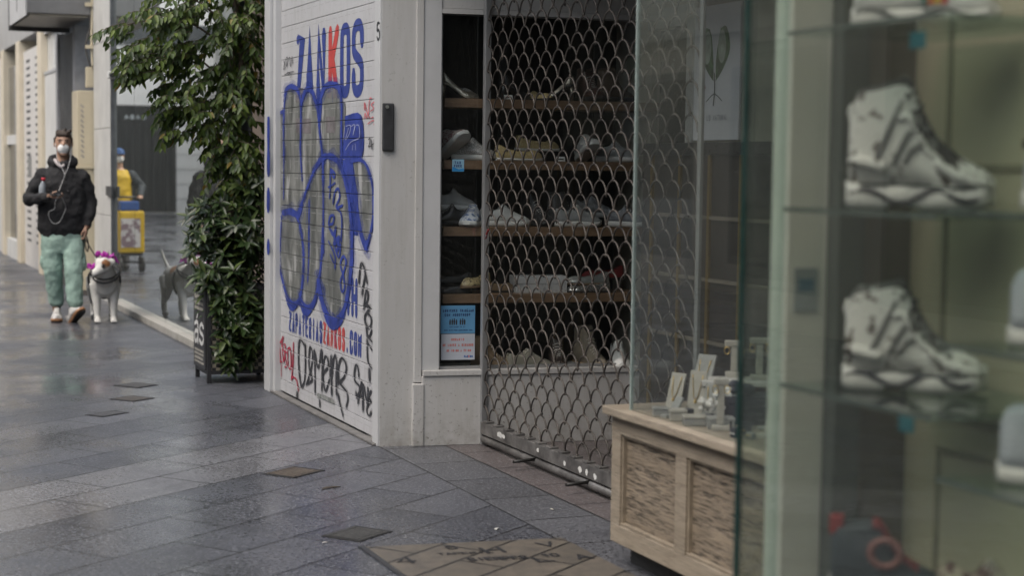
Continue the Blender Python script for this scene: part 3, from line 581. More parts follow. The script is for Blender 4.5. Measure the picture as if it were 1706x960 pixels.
def put(name, lines, mat, level, areas=(), jit=0., label=None, scale=.85):
    bm = bmesh.new(); fn = sfn(level)
    for i, p in enumerate(areas): area(bm, p, fn, .0001*i)
    for p, w in lines: ribbon(bm, p, w*scale, fn, .0006, jit=jit, flat=.5)
    return obj(name, cut(bm), mat, SHUT, label=label, recalc=False)
def mist(name, col, dens):
    m, nt, out = new_mat(name); v = coords(nt); f = noise_n(nt, v, 30, 5, .8)
    d = nd(nt, 'ShaderNodeBsdfDiffuse'); d.inputs[0].default_value = (*col, 1); tr = nd(nt, 'ShaderNodeBsdfTransparent')
    mx = nd(nt, 'ShaderNodeMixShader'); L(nt, math_n(nt, 'MULTIPLY', ramp(nt, f, .35, .7), dens), mx.inputs[0]); L(nt, tr.outputs[0], mx.inputs[1]); L(nt, d.outputs[0], mx.inputs[2]); L(nt, mx.outputs[0], out.inputs[0]); return m
NAVY = M((.035, .055, .23), .45, .1, 20, name='navy print'); REDP = M((.46, .06, .055), .45, .1, 20, name='red print')
SPRAY = M((.028, .048, .25), .5, .3, 9, name='blue spray'); BLACKS = M((.035, .036, .042), .55, .3, 25, name='black spray'); REDS = M((.36, .03, .06), .5, .3, 25, name='crimson spray')
tfn = lambda lv: (lambda a, b, o: (2.7495-lv-o, -a, b))
BOX = dict(Z=(10.217, 10.048), A=(10.004, 9.831), N=(9.768, 9.566), K=(9.512, 9.299), O=(9.272, 9.078), S=(9.045, 8.825))
bm = bmesh.new(); bk = bmesh.new()
for ch, (y0, y1) in BOX.items(): letter(bk if ch == 'K' else bm, ch, -y0, 1.866, y0-y1, .424, (.085 if ch in 'AN' else .074 if ch == 'K' else .068), tfn(.0008))
text(bm, 'ZAPATERIAS', -10.385, .425, .135, .0785, .024, tfn(.0008), fill=.72)
text(bk, 'ZANKOS', -9.60, .425, .138, .078, .025, tfn(.0008), fill=.74)
text(bm, '.COM', -9.135, .425, .138, .078, .026, tfn(.0008), fill=.78)
text(bm, '2', -9.30, .64, .22, .115, .042, tfn(.0008), fill=.85); text(bm, '4H', -9.165, .64, .22, .135, .042, tfn(.0008), fill=.85)
def face(p): return [(y, z) for y, z in p]
area(bm, [(9.10, 1.56), (8.905, 1.56), (8.905, 1.10), (9.10, 1.10)], sfn(.0008), 0, False)
obj('printed_lettering', cut(bm), NAVY, SHUT, label='navy printed shop name, address and block', recalc=False)
obj('printed_lettering', cut(bk), REDP, SHUT, label='red printed letters', recalc=False)
bm = bmesh.new()
for i, p in enumerate(SPRAY_FILL): area(bm, p, sfn(.0024), .0002*i)
obj('graffiti_fill', cut(bm), shutter_mat('silver spray', None, True), SHUT, label='patchy silver grey spray fill of the bubble letters', recalc=False)
bm = bmesh.new()
for i, p in enumerate(GHOST): area(bm, p, sfn(.0034), .0001*i, False)
obj('print_showing_through', cut(bm), M((.17, .155, .16), .5, .25, 12, name='show through'), SHUT, recalc=False)
put('graffiti_outline', BLUE_LINE, SPRAY, .004, BLUE_AREA, .25, 'thick blue spray outline')
put('graffiti_overspray', BLUE_LINE, mist('blue overspray', (.03, .055, .28), .42), .0030, (), .5, 'faint blue overspray round the outline', scale=2.1)
put('graffiti_overspray', BLACK_TAG, mist('black overspray', (.04, .04, .045), .30), .0030, (), .5, 'faint black overspray', scale=2.1)
DRIP = [([(y, z), (y+.002, z-l)], .007) for y, z, l in ((10.25, .60, .16), (10.02, .62, .11), (9.62, .55, .14), (9.50, .52, .10), (9.33, .56, .12), (10.2, .62, .10), (8.93, 1.17, .09), (9.95, 1.25, .12), (9.40, 1.9, .05))]
put('graffiti_drips', DRIP, SPRAY, .0050, (), .3, 'thin blue paint runs')
put('graffiti_tag', BLUE_SCRIBBLE, SPRAY, .0058, (), .2, 'blue scribbled tag inside the bubble letters')
put('graffiti_tag', BLACK_TAG, BLACKS, .0036, (), .35, 'black sprayed tags along the bottom and right')
put('graffiti_smear', SMEAR, M((.22, .23, .22), .6, .35, 20, name='grey smear'), .0036, (), .5)
put('graffiti_tag', BLACK_THIN, BLACKS, .0036, (), .2, 'small black marker scrawls')
put('graffiti_tag', RED_TAG, REDS, .0036, (), .35, 'crimson sprayed tag low on the left')
put('graffiti_tag', RED_THIN, M((.5, .12, .14), .5, .3, 25, name='red marker'), .0036, (), .3, 'thin red marker scrawl')
put('graffiti_tag', WHITE_THIN, M((.30, .33, .52), .5, .2, 20, name='pale marker'), .0056, (), .2, 'pale scrawl on the blue block')
bm = bmesh.new()
for p, w in FRAME_BLUE: ribbon(bm, [(max(10.685, min(10.78, y)), z) for y, z in p], min(w*1.5, .075), lambda a, b, o: (2.6885-o, a, b), 0, jit=.2)
obj('jamb_graffiti', bm, SPRAY, SHOP, recalc=False, label='blue spray stroke on the left jamb')

# ------------------------------------------------------------------ lattice gate
GX = 3.27
t = GATE = thing('lattice_gate', 'closed dark steel lattice gate of looped wires across the shop entrance', 'gate', (GX, 7.2, 0))
bm = bmesh.new(); PER, ROW = .140, .0685
nz = 36
def wave(u):   # one arch, u in -.5 .. .5 : broad round top, narrow foot
    a = abs(2*u); return (max(0, 1-a**2.1))**.62
for k in range(nz):
    zb = .135+k*ROW
    off = .5*(k % 2)
    pts = []
    i = 0; n = 17
    for per in range(18):
        for j in range(16):
            u = math.copysign(.5*math.sin(abs(j/16-.5)*math.pi)**.9, j/16-.5)
            y = 5.99+(per+off+.5+u)*PER
            if y > 8.30 or y < 5.99: continue
            sag = .005*math.sin(k*1.7+per*.9)+.004*noise.noise((k*.9, per*1.3, j*.1))
            pts.append((GX+.002*math.sin(per*2.3+k), y+.004*math.sin(k*.7+per*1.3), zb+sag+ROW*1.06*wave(u)))
    tube(bm, pts, .0043, 6, True)
    for per in range(18):
        y = 5.99+(per+off)*PER
        if 5.99 < y < 8.30: ball(bm, (GX, y+.004*math.sin(k*.7+per*1.3), zb+.006), (.008, .0072, .009), 8)
obj('lattice', bm, M((.060, .052, .045), .55, .55, 12, .15, .0, .35, name='galvanised wire'), t)
bm = bmesh.new()
box(bm, GX-.022, GX+.022, 5.95, 8.30, .062, .128, .004)
for i in range(17): box(bm, GX-.024, GX+.024, 5.97+i*PER, 6.02+i*PER, .1285, .139, .004)
rail = M((.16, .155, .15), .5, .35, 10, .15, .5, name='worn rail'); obj('bottom_rail', bm, rail, t)
bm = bmesh.new(); cyl(bm, (GX-.005, 7.12, .034), (0, 1, 0), .021, 2.34, 16); obj('floor_tube', bm, rail, t)
for y in (7.55, 6.92):
    bm = bmesh.new(); cyl(bm, (GX-.075, y, .047), (1, .28, 0), .008, .15, 10); obj('bolt_bar', bm, M((.035, .034, .033), .5, metal=.6, name='dark bolt'), t)
bm = bmesh.new()
for y, z, w, h in ((8.02, .10, .05, .022), (7.97, .098, .03, .018), (7.52, .1, .018, .016), (7.2, .09, .02, .015), (7.02, .09, .03, .02), (6.95, .088, .016, .022), (6.86, .085, .02, .02)):
    area(bm, [(y+w*math.cos(a)*(.6+.4*rnd.random()), z+h*math.sin(a)*(.5+.5*rnd.random())) for a in (k*.7 for k in range(9))], lambda a, b, o: (GX-.0228-o, a, b), 0, False)
obj('paint_chips', bm, M((.62, .62, .6), .6, name='white chips'), t, recalc=False)
bm = B(GX-.016, GX+.018, 8.302, 8.335, 0, 2.95, .004); obj('side_channel', bm, ALU2, t)
bm = B(GX-.006, GX+.008, 5.955, 5.985, 0, 2.95, .002); obj('side_channel', bm, M((.24, .25, .24), .45, .1, 5, metal=.4, name='pale channel'), t)
bm = B(GX-.015, GX+.06, 5.86, 8.345, 2.62, 2.95); obj('head_box', bm, ALU2, t)
# ------------------------------------------------------------------ entrance vestibule and jeweller's shop
BEIGE = grime('beige plaster', (.50, .46, .38), .6)
JEW = thing('jeweller_building', 'jeweller shop front with travertine base and tall corner show window', 'building', (2.72, 4.4, 0))
bm = bmesh.new(); box(bm, 4.26, 4.4, 4.9, 7.90, 0, 2.95); box(bm, 4.26, 4.4, 8.35, 8.8, 0, 2.95); box(bm, 4.26, 4.4, 7.902, 8.348, 2.36, 2.95)
obj('vestibule_wall', bm, BEIGE, JEW)
bm = bmesh.new(); box(bm, 4.232, 4.27, 7.83, 7.90, 0, 2.36, .003); box(bm, 4.232, 4.27, 7.905, 8.349, 2.25, 2.357, .003); obj('door_frame', bm, M((.5, .5, .47), .5, name='pale frame'), JEW)
obj('shop_door', B(4.31, 4.33, 7.905, 8.345, 0, 2.248), M((.05, .048, .04), .25, .3, 3, name='dark door'), JEW)
bm = B(3.26, 4.258, 5.0, 5.03, 0, 2.95); obj('side_wall', bm, M((.20, .18, .15), .6, .15, 4, name='tan side wall'), JEW)
def travertine(name, c0, c1, pit=.5):
    m, nt, out = new_mat(name); v = coords(nt)
    f = noise_n(nt, mapping(nt, v, (1, 1.1, 6)), 3.2, 5, .6, .5); g = noise_n(nt, mapping(nt, v, (1, 6.5, 78)), 1.55, 7, .72, .3); h = noise_n(nt, mapping(nt, v, (1, .9, 15)), 1.3, 4, .6, .4)
    c = mix_c(nt, ramp(nt, f, .3, .7), c0, c1)
    p = math_n(nt, 'MULTIPLY', ramp(nt, g, .46, .56), math_n(nt, 'MULTIPLY', ramp(nt, h, .30, .56), pit))
    c = mix_c(nt, p, c, (.045, .036, .027))
    s = noise_n(nt, v, 140, 2, .7); c = mix_c(nt, math_n(nt, 'MULTIPLY', ramp(nt, s, .5, .8), .25), c, tuple(x*.6 for x in c0))
    principled(nt, out, c, .55, 0, bump_n(nt, math_n(nt, 'SUBTRACT', math_n(nt, 'MULTIPLY', s, .1), p), .5, .006)); return m
STONE = travertine('smooth travertine', (.24, .20, .150), (.335, .285, .22), .3)
PITTED = travertine('pitted travertine', (.20, .16, .115), (.30, .245, .18), 1.)
t = VIT = thing('shop_window_stall_riser', 'cream travertine window base with two recessed pitted panels', 'stall riser', (2.76, 4.4, 0))
obj('coping', B(2.705, 3.255, 3.30, 5.662, .572, .604, .006), STONE, t)
bm = bmesh.new()
box(bm, 2.74, 3.24, 3.34, 5.645, .505, .5715); box(bm, 2.74, 3.24, 3.34, 5.645, .09, .16, .003)
for y0, y1 in ((5.57, 5.644), (5.055, 5.135), (4.46, 4.535), (3.9, 3.97)): box(bm, 2.7405, 3.2, y0, y1, .1605, .5045)
obj('stone_frame', bm, STONE, t)
def shelf_edge(y0, y1):
    bm = bmesh.new(); d = .012
    box(bm, 2.762, 3.2, y0+d, y1-d, .172, .494); obj('recessed_panel', bm, PITTED, t)
    bm = bmesh.new()
    box(bm, 2.7445, 2.78, y0+.0005, y1-.0005, .1607, .1715, .003); box(bm, 2.748, 2.78, y0+.0005, y1-.0005, .4945, .5043)
    box(bm, 2.748, 2.78, y0+.0005, y0+d-.0005, .1720, .494); box(bm, 2.748, 2.78, y1-d+.0005, y1-.0005, .1720, .494)
    obj('panel_bead', bm, M((.24, .20, .15), .5, .2, 20, name='brown bead'), t)
for a in ((5.135, 5.57), (4.535, 5.055), (3.97, 4.46)): shelf_edge(*a)
obj('plinth', B(2.82, 3.2, 3.4, 5.63, 0, .0895), M((.035, .034, .033), .6, .3, 12, .1, name='black plinth'), t)
VG = glass_mat('show window glass', (.93, .945, .94), 1.0, .02)
t = thing('show_window', 'tall clear jeweller show window standing on the travertine base', 'window', (2.745, 4.4, .605))
obj('front_pane', B(2.745, 2.753, 3.32, 5.50, .606, 2.955), VG, t)
obj('side_pane', B(2.7535, 3.24, 5.492, 5.50, .606, 2.955), VG, t)
obj('pane_edge', B(2.7435, 2.7545, 5.5003, 5.5075, .606, 2.955), M((.30, .36, .34), .2, name='glass edge'), t)
# jeweller stands on the window floor
CREAM = M((.36, .34, .29), .6, .08, name='cream card'); GREYC = M((.25, .25, .23), .6, .08, name='grey card'); GOLD = M((.6, .42, .15), .3, metal=1, name='gold')
PEARL = M((.55, .53, .49), .25, name='pearl'); DKB = M((.03, .03, .04), .5, name='dark velvet')
def card(x, y, w, h, label, mat=GREYC, lean=.35, rz=-1.15, foot=.05, beads=True, z=.605):
    t = thing('necklace_stand', label, 'display stand', (x, y, z), rz, 'jewellery stands in the show window')
    bm = bmesh.new(); box(bm, -w/2, w/2, -.004, .004, 0, h, .003); bm.transform(Matrix.Translation((0, .01, .012)) @ Matrix.Rotation(-lean, 4, 'X'))
    obj('card', bm, mat, t, local=True)
    bm = bmesh.new(); box(bm, -w*.45, w*.45, -foot, .03, 0, .012, .003); obj('foot', bm, mat, t, local=True)
    if beads:
        bm = bmesh.new(); mt = Matrix.Translation((0, .01, .012)) @ Matrix.Rotation(-lean, 4, 'X')
        for s in (-1, 1):
            pts = [mt @ Vector((s*w*.3*(1-k/6)**.5, -.007, h*(.9-.6*k/6))) for k in range(7)]
            tube(bm, pts, .0016, 6)
        ball(bm, mt @ Vector((0, -.008, h*.28)), .006, 10); obj('chain', bm, GOLD, t, local=True, smooth=True)
card(2.84, 5.37, .065, .14, 'small slanted cream necklace card nearest the left glass edge', CREAM, .3)
card(2.93, 5.36, .08, .21, 'tall slanted grey necklace card leaning behind the others')
card(2.88, 5.27, .075, .155, 'ribbed grey bracelet card in front of the tallest card', CREAM, .15)
card(2.89, 5.185, .07, .12, 'low grey card with chains beside the pearl box', GREYC, .25)
card(3.02, 4.93, .11, .24, 'large slanted necklace card behind the foreground glass pane', GREYC, .3)
def tbar(x, y, h, w, label, z=.605):
    t = thing('ring_stand', label, 'display stand', (x, y, z), -.4, 'jewellery stands in the show window')
    bm = bmesh.new(); box(bm, -.03, .03, -.022, .022, 0, .018, .004); obj('foot', bm, CREAM, t, local=True)
    bm = bmesh.new(); box(bm, -.012, .012, -.008, .008, .0185, h, .003); obj('post', bm, CREAM, t, local=True)
    bm = bmesh.new(); box(bm, -w/2, w/2, -.011, .011, h+.0005, h+.022, .004); obj('bar', bm, CREAM, t, local=True)
    bm = bmesh.new()
    for s in (-1, 1):
        tube(bm, [(s*w*.4+.010*math.cos(a), -.013, h-.014+.014*math.sin(a)) for a in (k*.7 for k in range(9))], .002, 6, closed=True)
    obj('earrings', bm, GOLD, t, local=True, smooth=True)
tbar(2.83, 4.985, .155, .05, 'narrow cream ring stand in front of the black box')
tbar(3.06, 5.30, .11, .07, 'cream T shaped earring stand on the raised white tray', .7425)
tbar(3.10, 5.19, .13, .07, 'T shaped stand with gold earrings at the right end of the tray', .7425)
def gift(x, y, z, sx, sy, h, mat, label, rz=-.4, lid=None):
    t = thing('jewel_box', label, 'jewel box', (x, y, z), rz, 'jewel boxes in the show window')
    bm = bmesh.new(); box(bm, -sx, sx, -sy, sy, 0, h*.7, .004); obj('body', bm, mat, t, local=True)
    bm = bmesh.new(); box(bm, -sx-.002, sx+.002, -sy-.002, sy+.002, h*.7+.0005, h, .004); obj('lid', bm, lid or mat, t, local=True)
gift(2.785, 5.345, .605, .026, .026, .032, GREYC, 'small grey box lowest at the left corner of the window')
gift(2.80, 5.235, .605, .03, .028, .04, CREAM, 'cream jewel box in front of the ribbed card')
gift(2.80, 5.115, .605, .04, .03, .035, GREYC, 'grey jewel box with pearls on it', lid=CREAM)
gift(2.85, 5.02, .605, .045, .035, .04, GREYC, 'pale box at the foot of the narrow ring stand')
gift(3.03, 5.1, .605, .10, .06, .10, DKB, 'large black velvet jewel box below the pink panel')
gift(2.83, 4.50, .605, .035, .03, .075, DKB, 'black ring box with white front seen through the foreground glass', lid=CREAM)
for i, (x, y, w, h, ln, lab) in enumerate(((3.0, 5.30, .05, .10, .5, 'narrow bracelet card half hidden behind the tall card'), (2.96, 5.20, .055, .09, .55, 'small leaning card at the foot of the white tray'), (2.80, 5.30, .04, .07, .6, 'smallest ring card lying low by the left glass edge'), (2.90, 4.80, .06, .12, .5, 'leaning card just behind the green glass edge'))):
    card(x, y, w, h, lab, CREAM if i % 2 else GREYC, ln, -1.2-.1*i, .03, i != 2)
for i in range(10):
    y = 4.80+.05*i+rnd.uniform(-.02, .02); t = thing('earring_card', 'small dark earring card lying among the jeweller stands', 'earring card', (rnd.uniform(2.80, 3.0), y, .605), rnd.uniform(-1.5, -.5), 'earring cards lying in the show window')
    bm = bmesh.new(); box(bm, -.014, .014, -.012, .012, 0, .022+.01*(i % 3), .003); obj('card', bm, DKB if i % 3 else GREYC, t, local=True)
    bm = bmesh.new(); [ball(bm, (q*.006, -.0135, .014), .004, 6) for q in (-1, 1)]; obj('studs', bm, PEARL if i % 2 else GOLD, t, local=True, smooth=True)
t = thing('display_tray', 'raised white shelf on pink block holding stands in the jeweller window', 'display tray', (3.06, 5.24, .605), -.4)
bm = bmesh.new(); box(bm, -.15, .15, -.07, .07, .115, .137, .004); obj('top', bm, PEARL, t, local=True)
bm = bmesh.new(); box(bm, -.12, .145, .015, .06, 0, .1145); obj('block', bm, M((.32, .17, .17), .6, name='dusty pink'), t, local=True)
t = thing('pearl_spray', 'cluster of white pearls and petals on the pale jewel boxes', 'ornament', (2.86, 5.10, .64))
bm = bmesh.new()
for i in range(26):
    a = rnd.random()*6.3; ball(bm, (2.85+.045*math.cos(a)*rnd.random(), 5.1+.07*math.sin(a)*rnd.random(), .655+.035*rnd.random()), .008+.005*rnd.random(), 8)
obj('pearls', bm, PEARL, t, smooth=True)
bm = bmesh.new()
for i in range(16):
    a = rnd.random()*6.3; c = Vector((2.93+.03*math.cos(a), 5.13+.04*math.sin(a), .69+.05*rnd.random()))
    ball(bm, c, (.02, .006, .014), 8, Euler((rnd.random()*3, rnd.random()*3, rnd.random()*3)).to_matrix())
obj('petals', bm, M((.62, .62, .58), .6, name='petal'), t, smooth=True)
bm = bmesh.new()
for i in range(12):
    a = rnd.random()*6.3; ball(bm, (2.97+.03*math.cos(a), 5.09+.04*math.sin(a), .72+.03*rnd.random()), (.02, .012, .016), 8)
obj('bow', bm, DKB, t, smooth=True)
# poster and cabinet seen through the window
t = thing('wall_poster', 'pale poster of a green leafy heart hanging on the vestibule wall', 'poster', (4.25, 7.6, 2.0))
obj('sheet', B(4.244, 4.258, 7.36, 7.86, 1.64, 2.33, .002), M((.78, .80, .82), .5, .06, 3, name='pale poster'), t)
pf = lambda a, b, o: (4.2435-o, 7.86-a, 1.64+b)
bm = bmesh.new()
for s in (-1, 1):
    for k in range(5):
        area(bm, [(.25+s*(.010+1.5*x), y) for x, y in ((.0, .30+.02*k), (.05, .36+.03*k), (.095-.012*k, .46+.02*k), (.07-.01*k, .57), (.03, .56-.02*k), (.012, .48))], pf, .0004*(k+1))
obj('heart', bm, [M((.05, .15, .04), .6, .6, 30, name='leaf print')], t, recalc=False)
bm = bmesh.new(); ribbon(bm, [(.25, .34), (.255, .25), (.245, .18)], .012, pf, .001); ribbon(bm, [(.17, .2), (.25, .235), (.33, .2)], .006, pf, .001)
for s in (-1, 1):
    b2 = bmesh.new(); area(b2, [(.25+s*(.035+.045*(1+math.cos(a))*.9), .475+.085*math.sin(a)) for a in (k*.5236 for k in range(12))], pf, .0032); obj('pale_centre', b2, M((.42, .50, .40), .6, .2, 20, name='pale leaf'), t, recalc=False)
obj('stem', bm, M((.08, .1, .09), .6, name='grey print'), t, recalc=False)
bm = bmesh.new(); area(bm, [(.12, .26), (.16, .265), (.155, .285), (.125, .285)], pf, .001, False); obj('mark', bm, M((.4, .06, .05), .6, name='red mark'), t, recalc=False)
bm = bmesh.new(); text(bm, 'AMA LO NATURAL', .09, .1, .028, .022, .004, pf, .001); obj('lettering', bm, M((.2, .22, .24), .6, name='grey lettering'), t, recalc=False)
t = thing('dark_cabinet', 'dark display cabinet with gold uprights below the poster', 'cabinet', (4.0, 7.5, 0))
bm = bmesh.new(); box(bm, 3.95, 4.255, 6.3, 7.82, .2, 1.56); obj('body', bm, M((.035, .03, .026), .35, .3, 5, name='dark wood'), t)
obj('top', B(3.92, 4.255, 6.28, 7.84, 1.5605, 1.62, .004), M((.02, .02, .02), .3, name='black top'), t)
for y in (7.70, 7.40, 7.1, 6.8): obj('gold_upright', B(3.937, 3.9495, y-.012, y+.012, .2, 1.56), M((.30, .20, .06), .35, metal=.7, name='gilt'), t)
for z in (.65, .95, 1.25): obj('shelf_edge', B(3.938, 3.9494, 6.32, 7.68, z, z+.018), M((.16, .14, .11), .4, name='shelf edge'), t)

# ------------------------------------------------------------------ foreground display case
FX, FY = 1.83, 3.14
t = CASE = thing('display_case', 'green tinted glass display case of trainers close to the camera at right', 'display case', (FX, 2.2, 0))
FG = glass_mat('green glass', (.875, .885, .86), 1.3, .03)
GE = M((.014, .045, .04), .12, .1, name='green glass edge')
obj('front_pane', B(FX, FX+.008, -.4, FY-.0005, .0, 2.6), FG, t)
obj('side_pane', B(FX+.0085, 1.925, FY-.008, FY-.0005, .0, 2.6), glass_mat('clear end glass', (.86, .92, .89), .6), t)
obj('pane_edge', B(FX-.004, FX+.0085, FY, FY+.008, 0, 2.6), GE, t)
obj('corner_post', B(1.927, 2.028, FY-.02, FY+.05, 0, 2.6, .003), M((.70, .71, .64), .5, .06, 3, name='pale post'), t)
obj('frame_post', B(2.030, 2.098, FY-.06, FY+.04, 0, 2.6, .003), M((.075, .09, .085), .35, .1, 3, name='dark green frame'), t)
obj('end_panel', B(2.10, 2.26, FY, FY+.03, 0, 2.6), M((.16, .145, .115), .6, .1, 3, name='brown panel'), t)
BP = M((.54, .50, .37), .55, .06, 2.5, name='beige panel')
bm = bmesh.new(); box(bm, 2.26, 2.29, -.4, FY+.03, 0, 2.6); obj('back_panel', bm, BP, t)
bm = bmesh.new()
for z0, z1 in ((1.50, 2.5), (.96, 1.42), (.3, .9)):
    for y0, y1 in ((2.62, 3.02), (2.12, 2.58), (1.5, 2.08)):
        for a in ((y0, y1, z0, z0+.014), (y0, y1, z1-.014, z1), (y0, y0+.014, z0+.0145, z1-.0145), (y1-.014, y1, z0+.0145, z1-.0145)): box(bm, 2.254, 2.2598, *a, .001)
obj('panel_moulding', bm, M((.30, .28, .20), .55, name='moulding'), t)
obj('rail', B(2.20, 2.2535, 1.0, 2.70, 1.545, 1.562), M((.03, .03, .028), .4, name='black rail'), t)
SHG = glass_mat('shelf glass', (.80, .88, .85), .9)
TZ = (1.785, 1.42, 1.05, .62); TZ2 = (1.43, 1.19, .945)
for z, y0, y1 in [(z, 2.52, 3.04) for z in TZ]+[(z, 1.7, 2.50) for z in TZ2]:
    obj('glass_shelf', B(1.87, 2.245, y0, y1, z-.010, z-.001), SHG, t)
    obj('shelf_edge', B(1.866, 1.8695, y0, y1, z-.010, z-.001), M((.10, .13, .12), .2, name='shelf edge glass'), t)
obj('case_base', B(FX+.01, 2.255, -.4, FY-.01, 0, .30), M((.10, .10, .09), .5, name='grey base'), t)
obj('case_top', B(FX-.01, 2.9, -.4, FY+.06, 2.601, 3.2), M((.12, .13, .12), .5, name='grey fascia'), t)
t = thing('price_label', 'small square pale label on the post of the foreground display case', 'label', (1.98, FY-.022, 1.24))
obj('paper', B(1.945, 2.003, FY-.0235, FY-.0215, 1.19, 1.285), M((.30, .345, .35), .5, name='grey label'), t)
bm = bmesh.new(); box(bm, 1.955, 1.993, FY-.0245, FY-.0237, 1.235, 1.262); obj('print', bm, M((.12, .22, .28), .5, name='blue print'), t)
bm = B(2.3, 2.75, -3.0, FY+.05, 0, 9.0); obj('side_building', bm, WHITE)
o = bpy.data.objects['side_building']; tag(o, 'plain wall rising behind the foreground display case', 'building')
# ------------------------------------------------------------------ shoes
def interp(keys, n):
    ks = [Vector(k[1:]) if False else k for k in keys]
    out = []
    for i in range(len(ks)-1):
        a, b, c, d = ks[max(i-1, 0)], ks[i], ks[i+1], ks[min(i+2, len(ks)-1)]
        for k in range(n):
            t = k/n
            out.append([.5*((2*b[j])+(c[j]-a[j])*t+(2*a[j]-5*b[j]+4*c[j]-d[j])*t*t+(3*b[j]-a[j]-3*c[j]+d[j])*t**3) for j in range(len(b))])
    out.append(list(ks[-1])); return out
# t, width, bottom, top, top width, opening
FORM = {
'trainer': [(0,.045,.03,.085,.03,.3),(.06,.065,.026,.102,.05,1),(.2,.072,.026,.084,.056,1),(.35,.076,.026,.094,.056,1),(.46,.082,.026,.118,.046,.2),(.6,.092,.025,.09,.04,0),(.78,.10,.024,.064,.05,0),(.92,.085,.026,.05,.04,0),(1,.03,.03,.036,.015,0)],
'hightop': [(0,.05,.045,.17,.035,.3),(.06,.072,.04,.215,.06,1),(.2,.082,.04,.225,.07,1),(.34,.086,.04,.235,.07,1),(.42,.09,.04,.225,.06,.2),(.52,.094,.04,.165,.05,0),(.64,.10,.038,.118,.05,0),(.8,.106,.038,.088,.056,0),(.93,.09,.042,.07,.045,0),(1,.035,.05,.056,.02,0)],
'flat': [(0,.03,.008,.05,.02,.4),(.06,.055,.006,.058,.045,1),(.25,.06,.006,.042,.056,1),(.5,.075,.005,.036,.068,1),(.68,.08,.005,.034,.06,.8),(.78,.076,.005,.036,.04,0),(.92,.05,.006,.028,.02,0),(1,.014,.008,.016,.006,0)],
'pump': [(0,.03,.088,.13,.02,.4),(.07,.052,.084,.14,.044,1),(.22,.056,.072,.108,.05,1),(.42,.056,.042,.07,.05,1),(.6,.072,.012,.045,.06,1),(.72,.076,.006,.04,.05,.6),(.82,.068,.005,.036,.036,0),(.94,.04,.006,.024,.016,0),(1,.012,.008,.012,.005,0)],
'boot': [(0,.05,.03,.17,.035,.3),(.05,.07,.028,.185,.06,1),(.2,.08,.026,.19,.07,1),(.36,.082,.026,.19,.066,1),(.44,.084,.026,.15,.05,0),(.6,.09,.025,.092,.045,0),(.8,.092,.024,.064,.046,0),(.94,.07,.026,.05,.03,0),(1,.025,.03,.036,.012,0)],
}
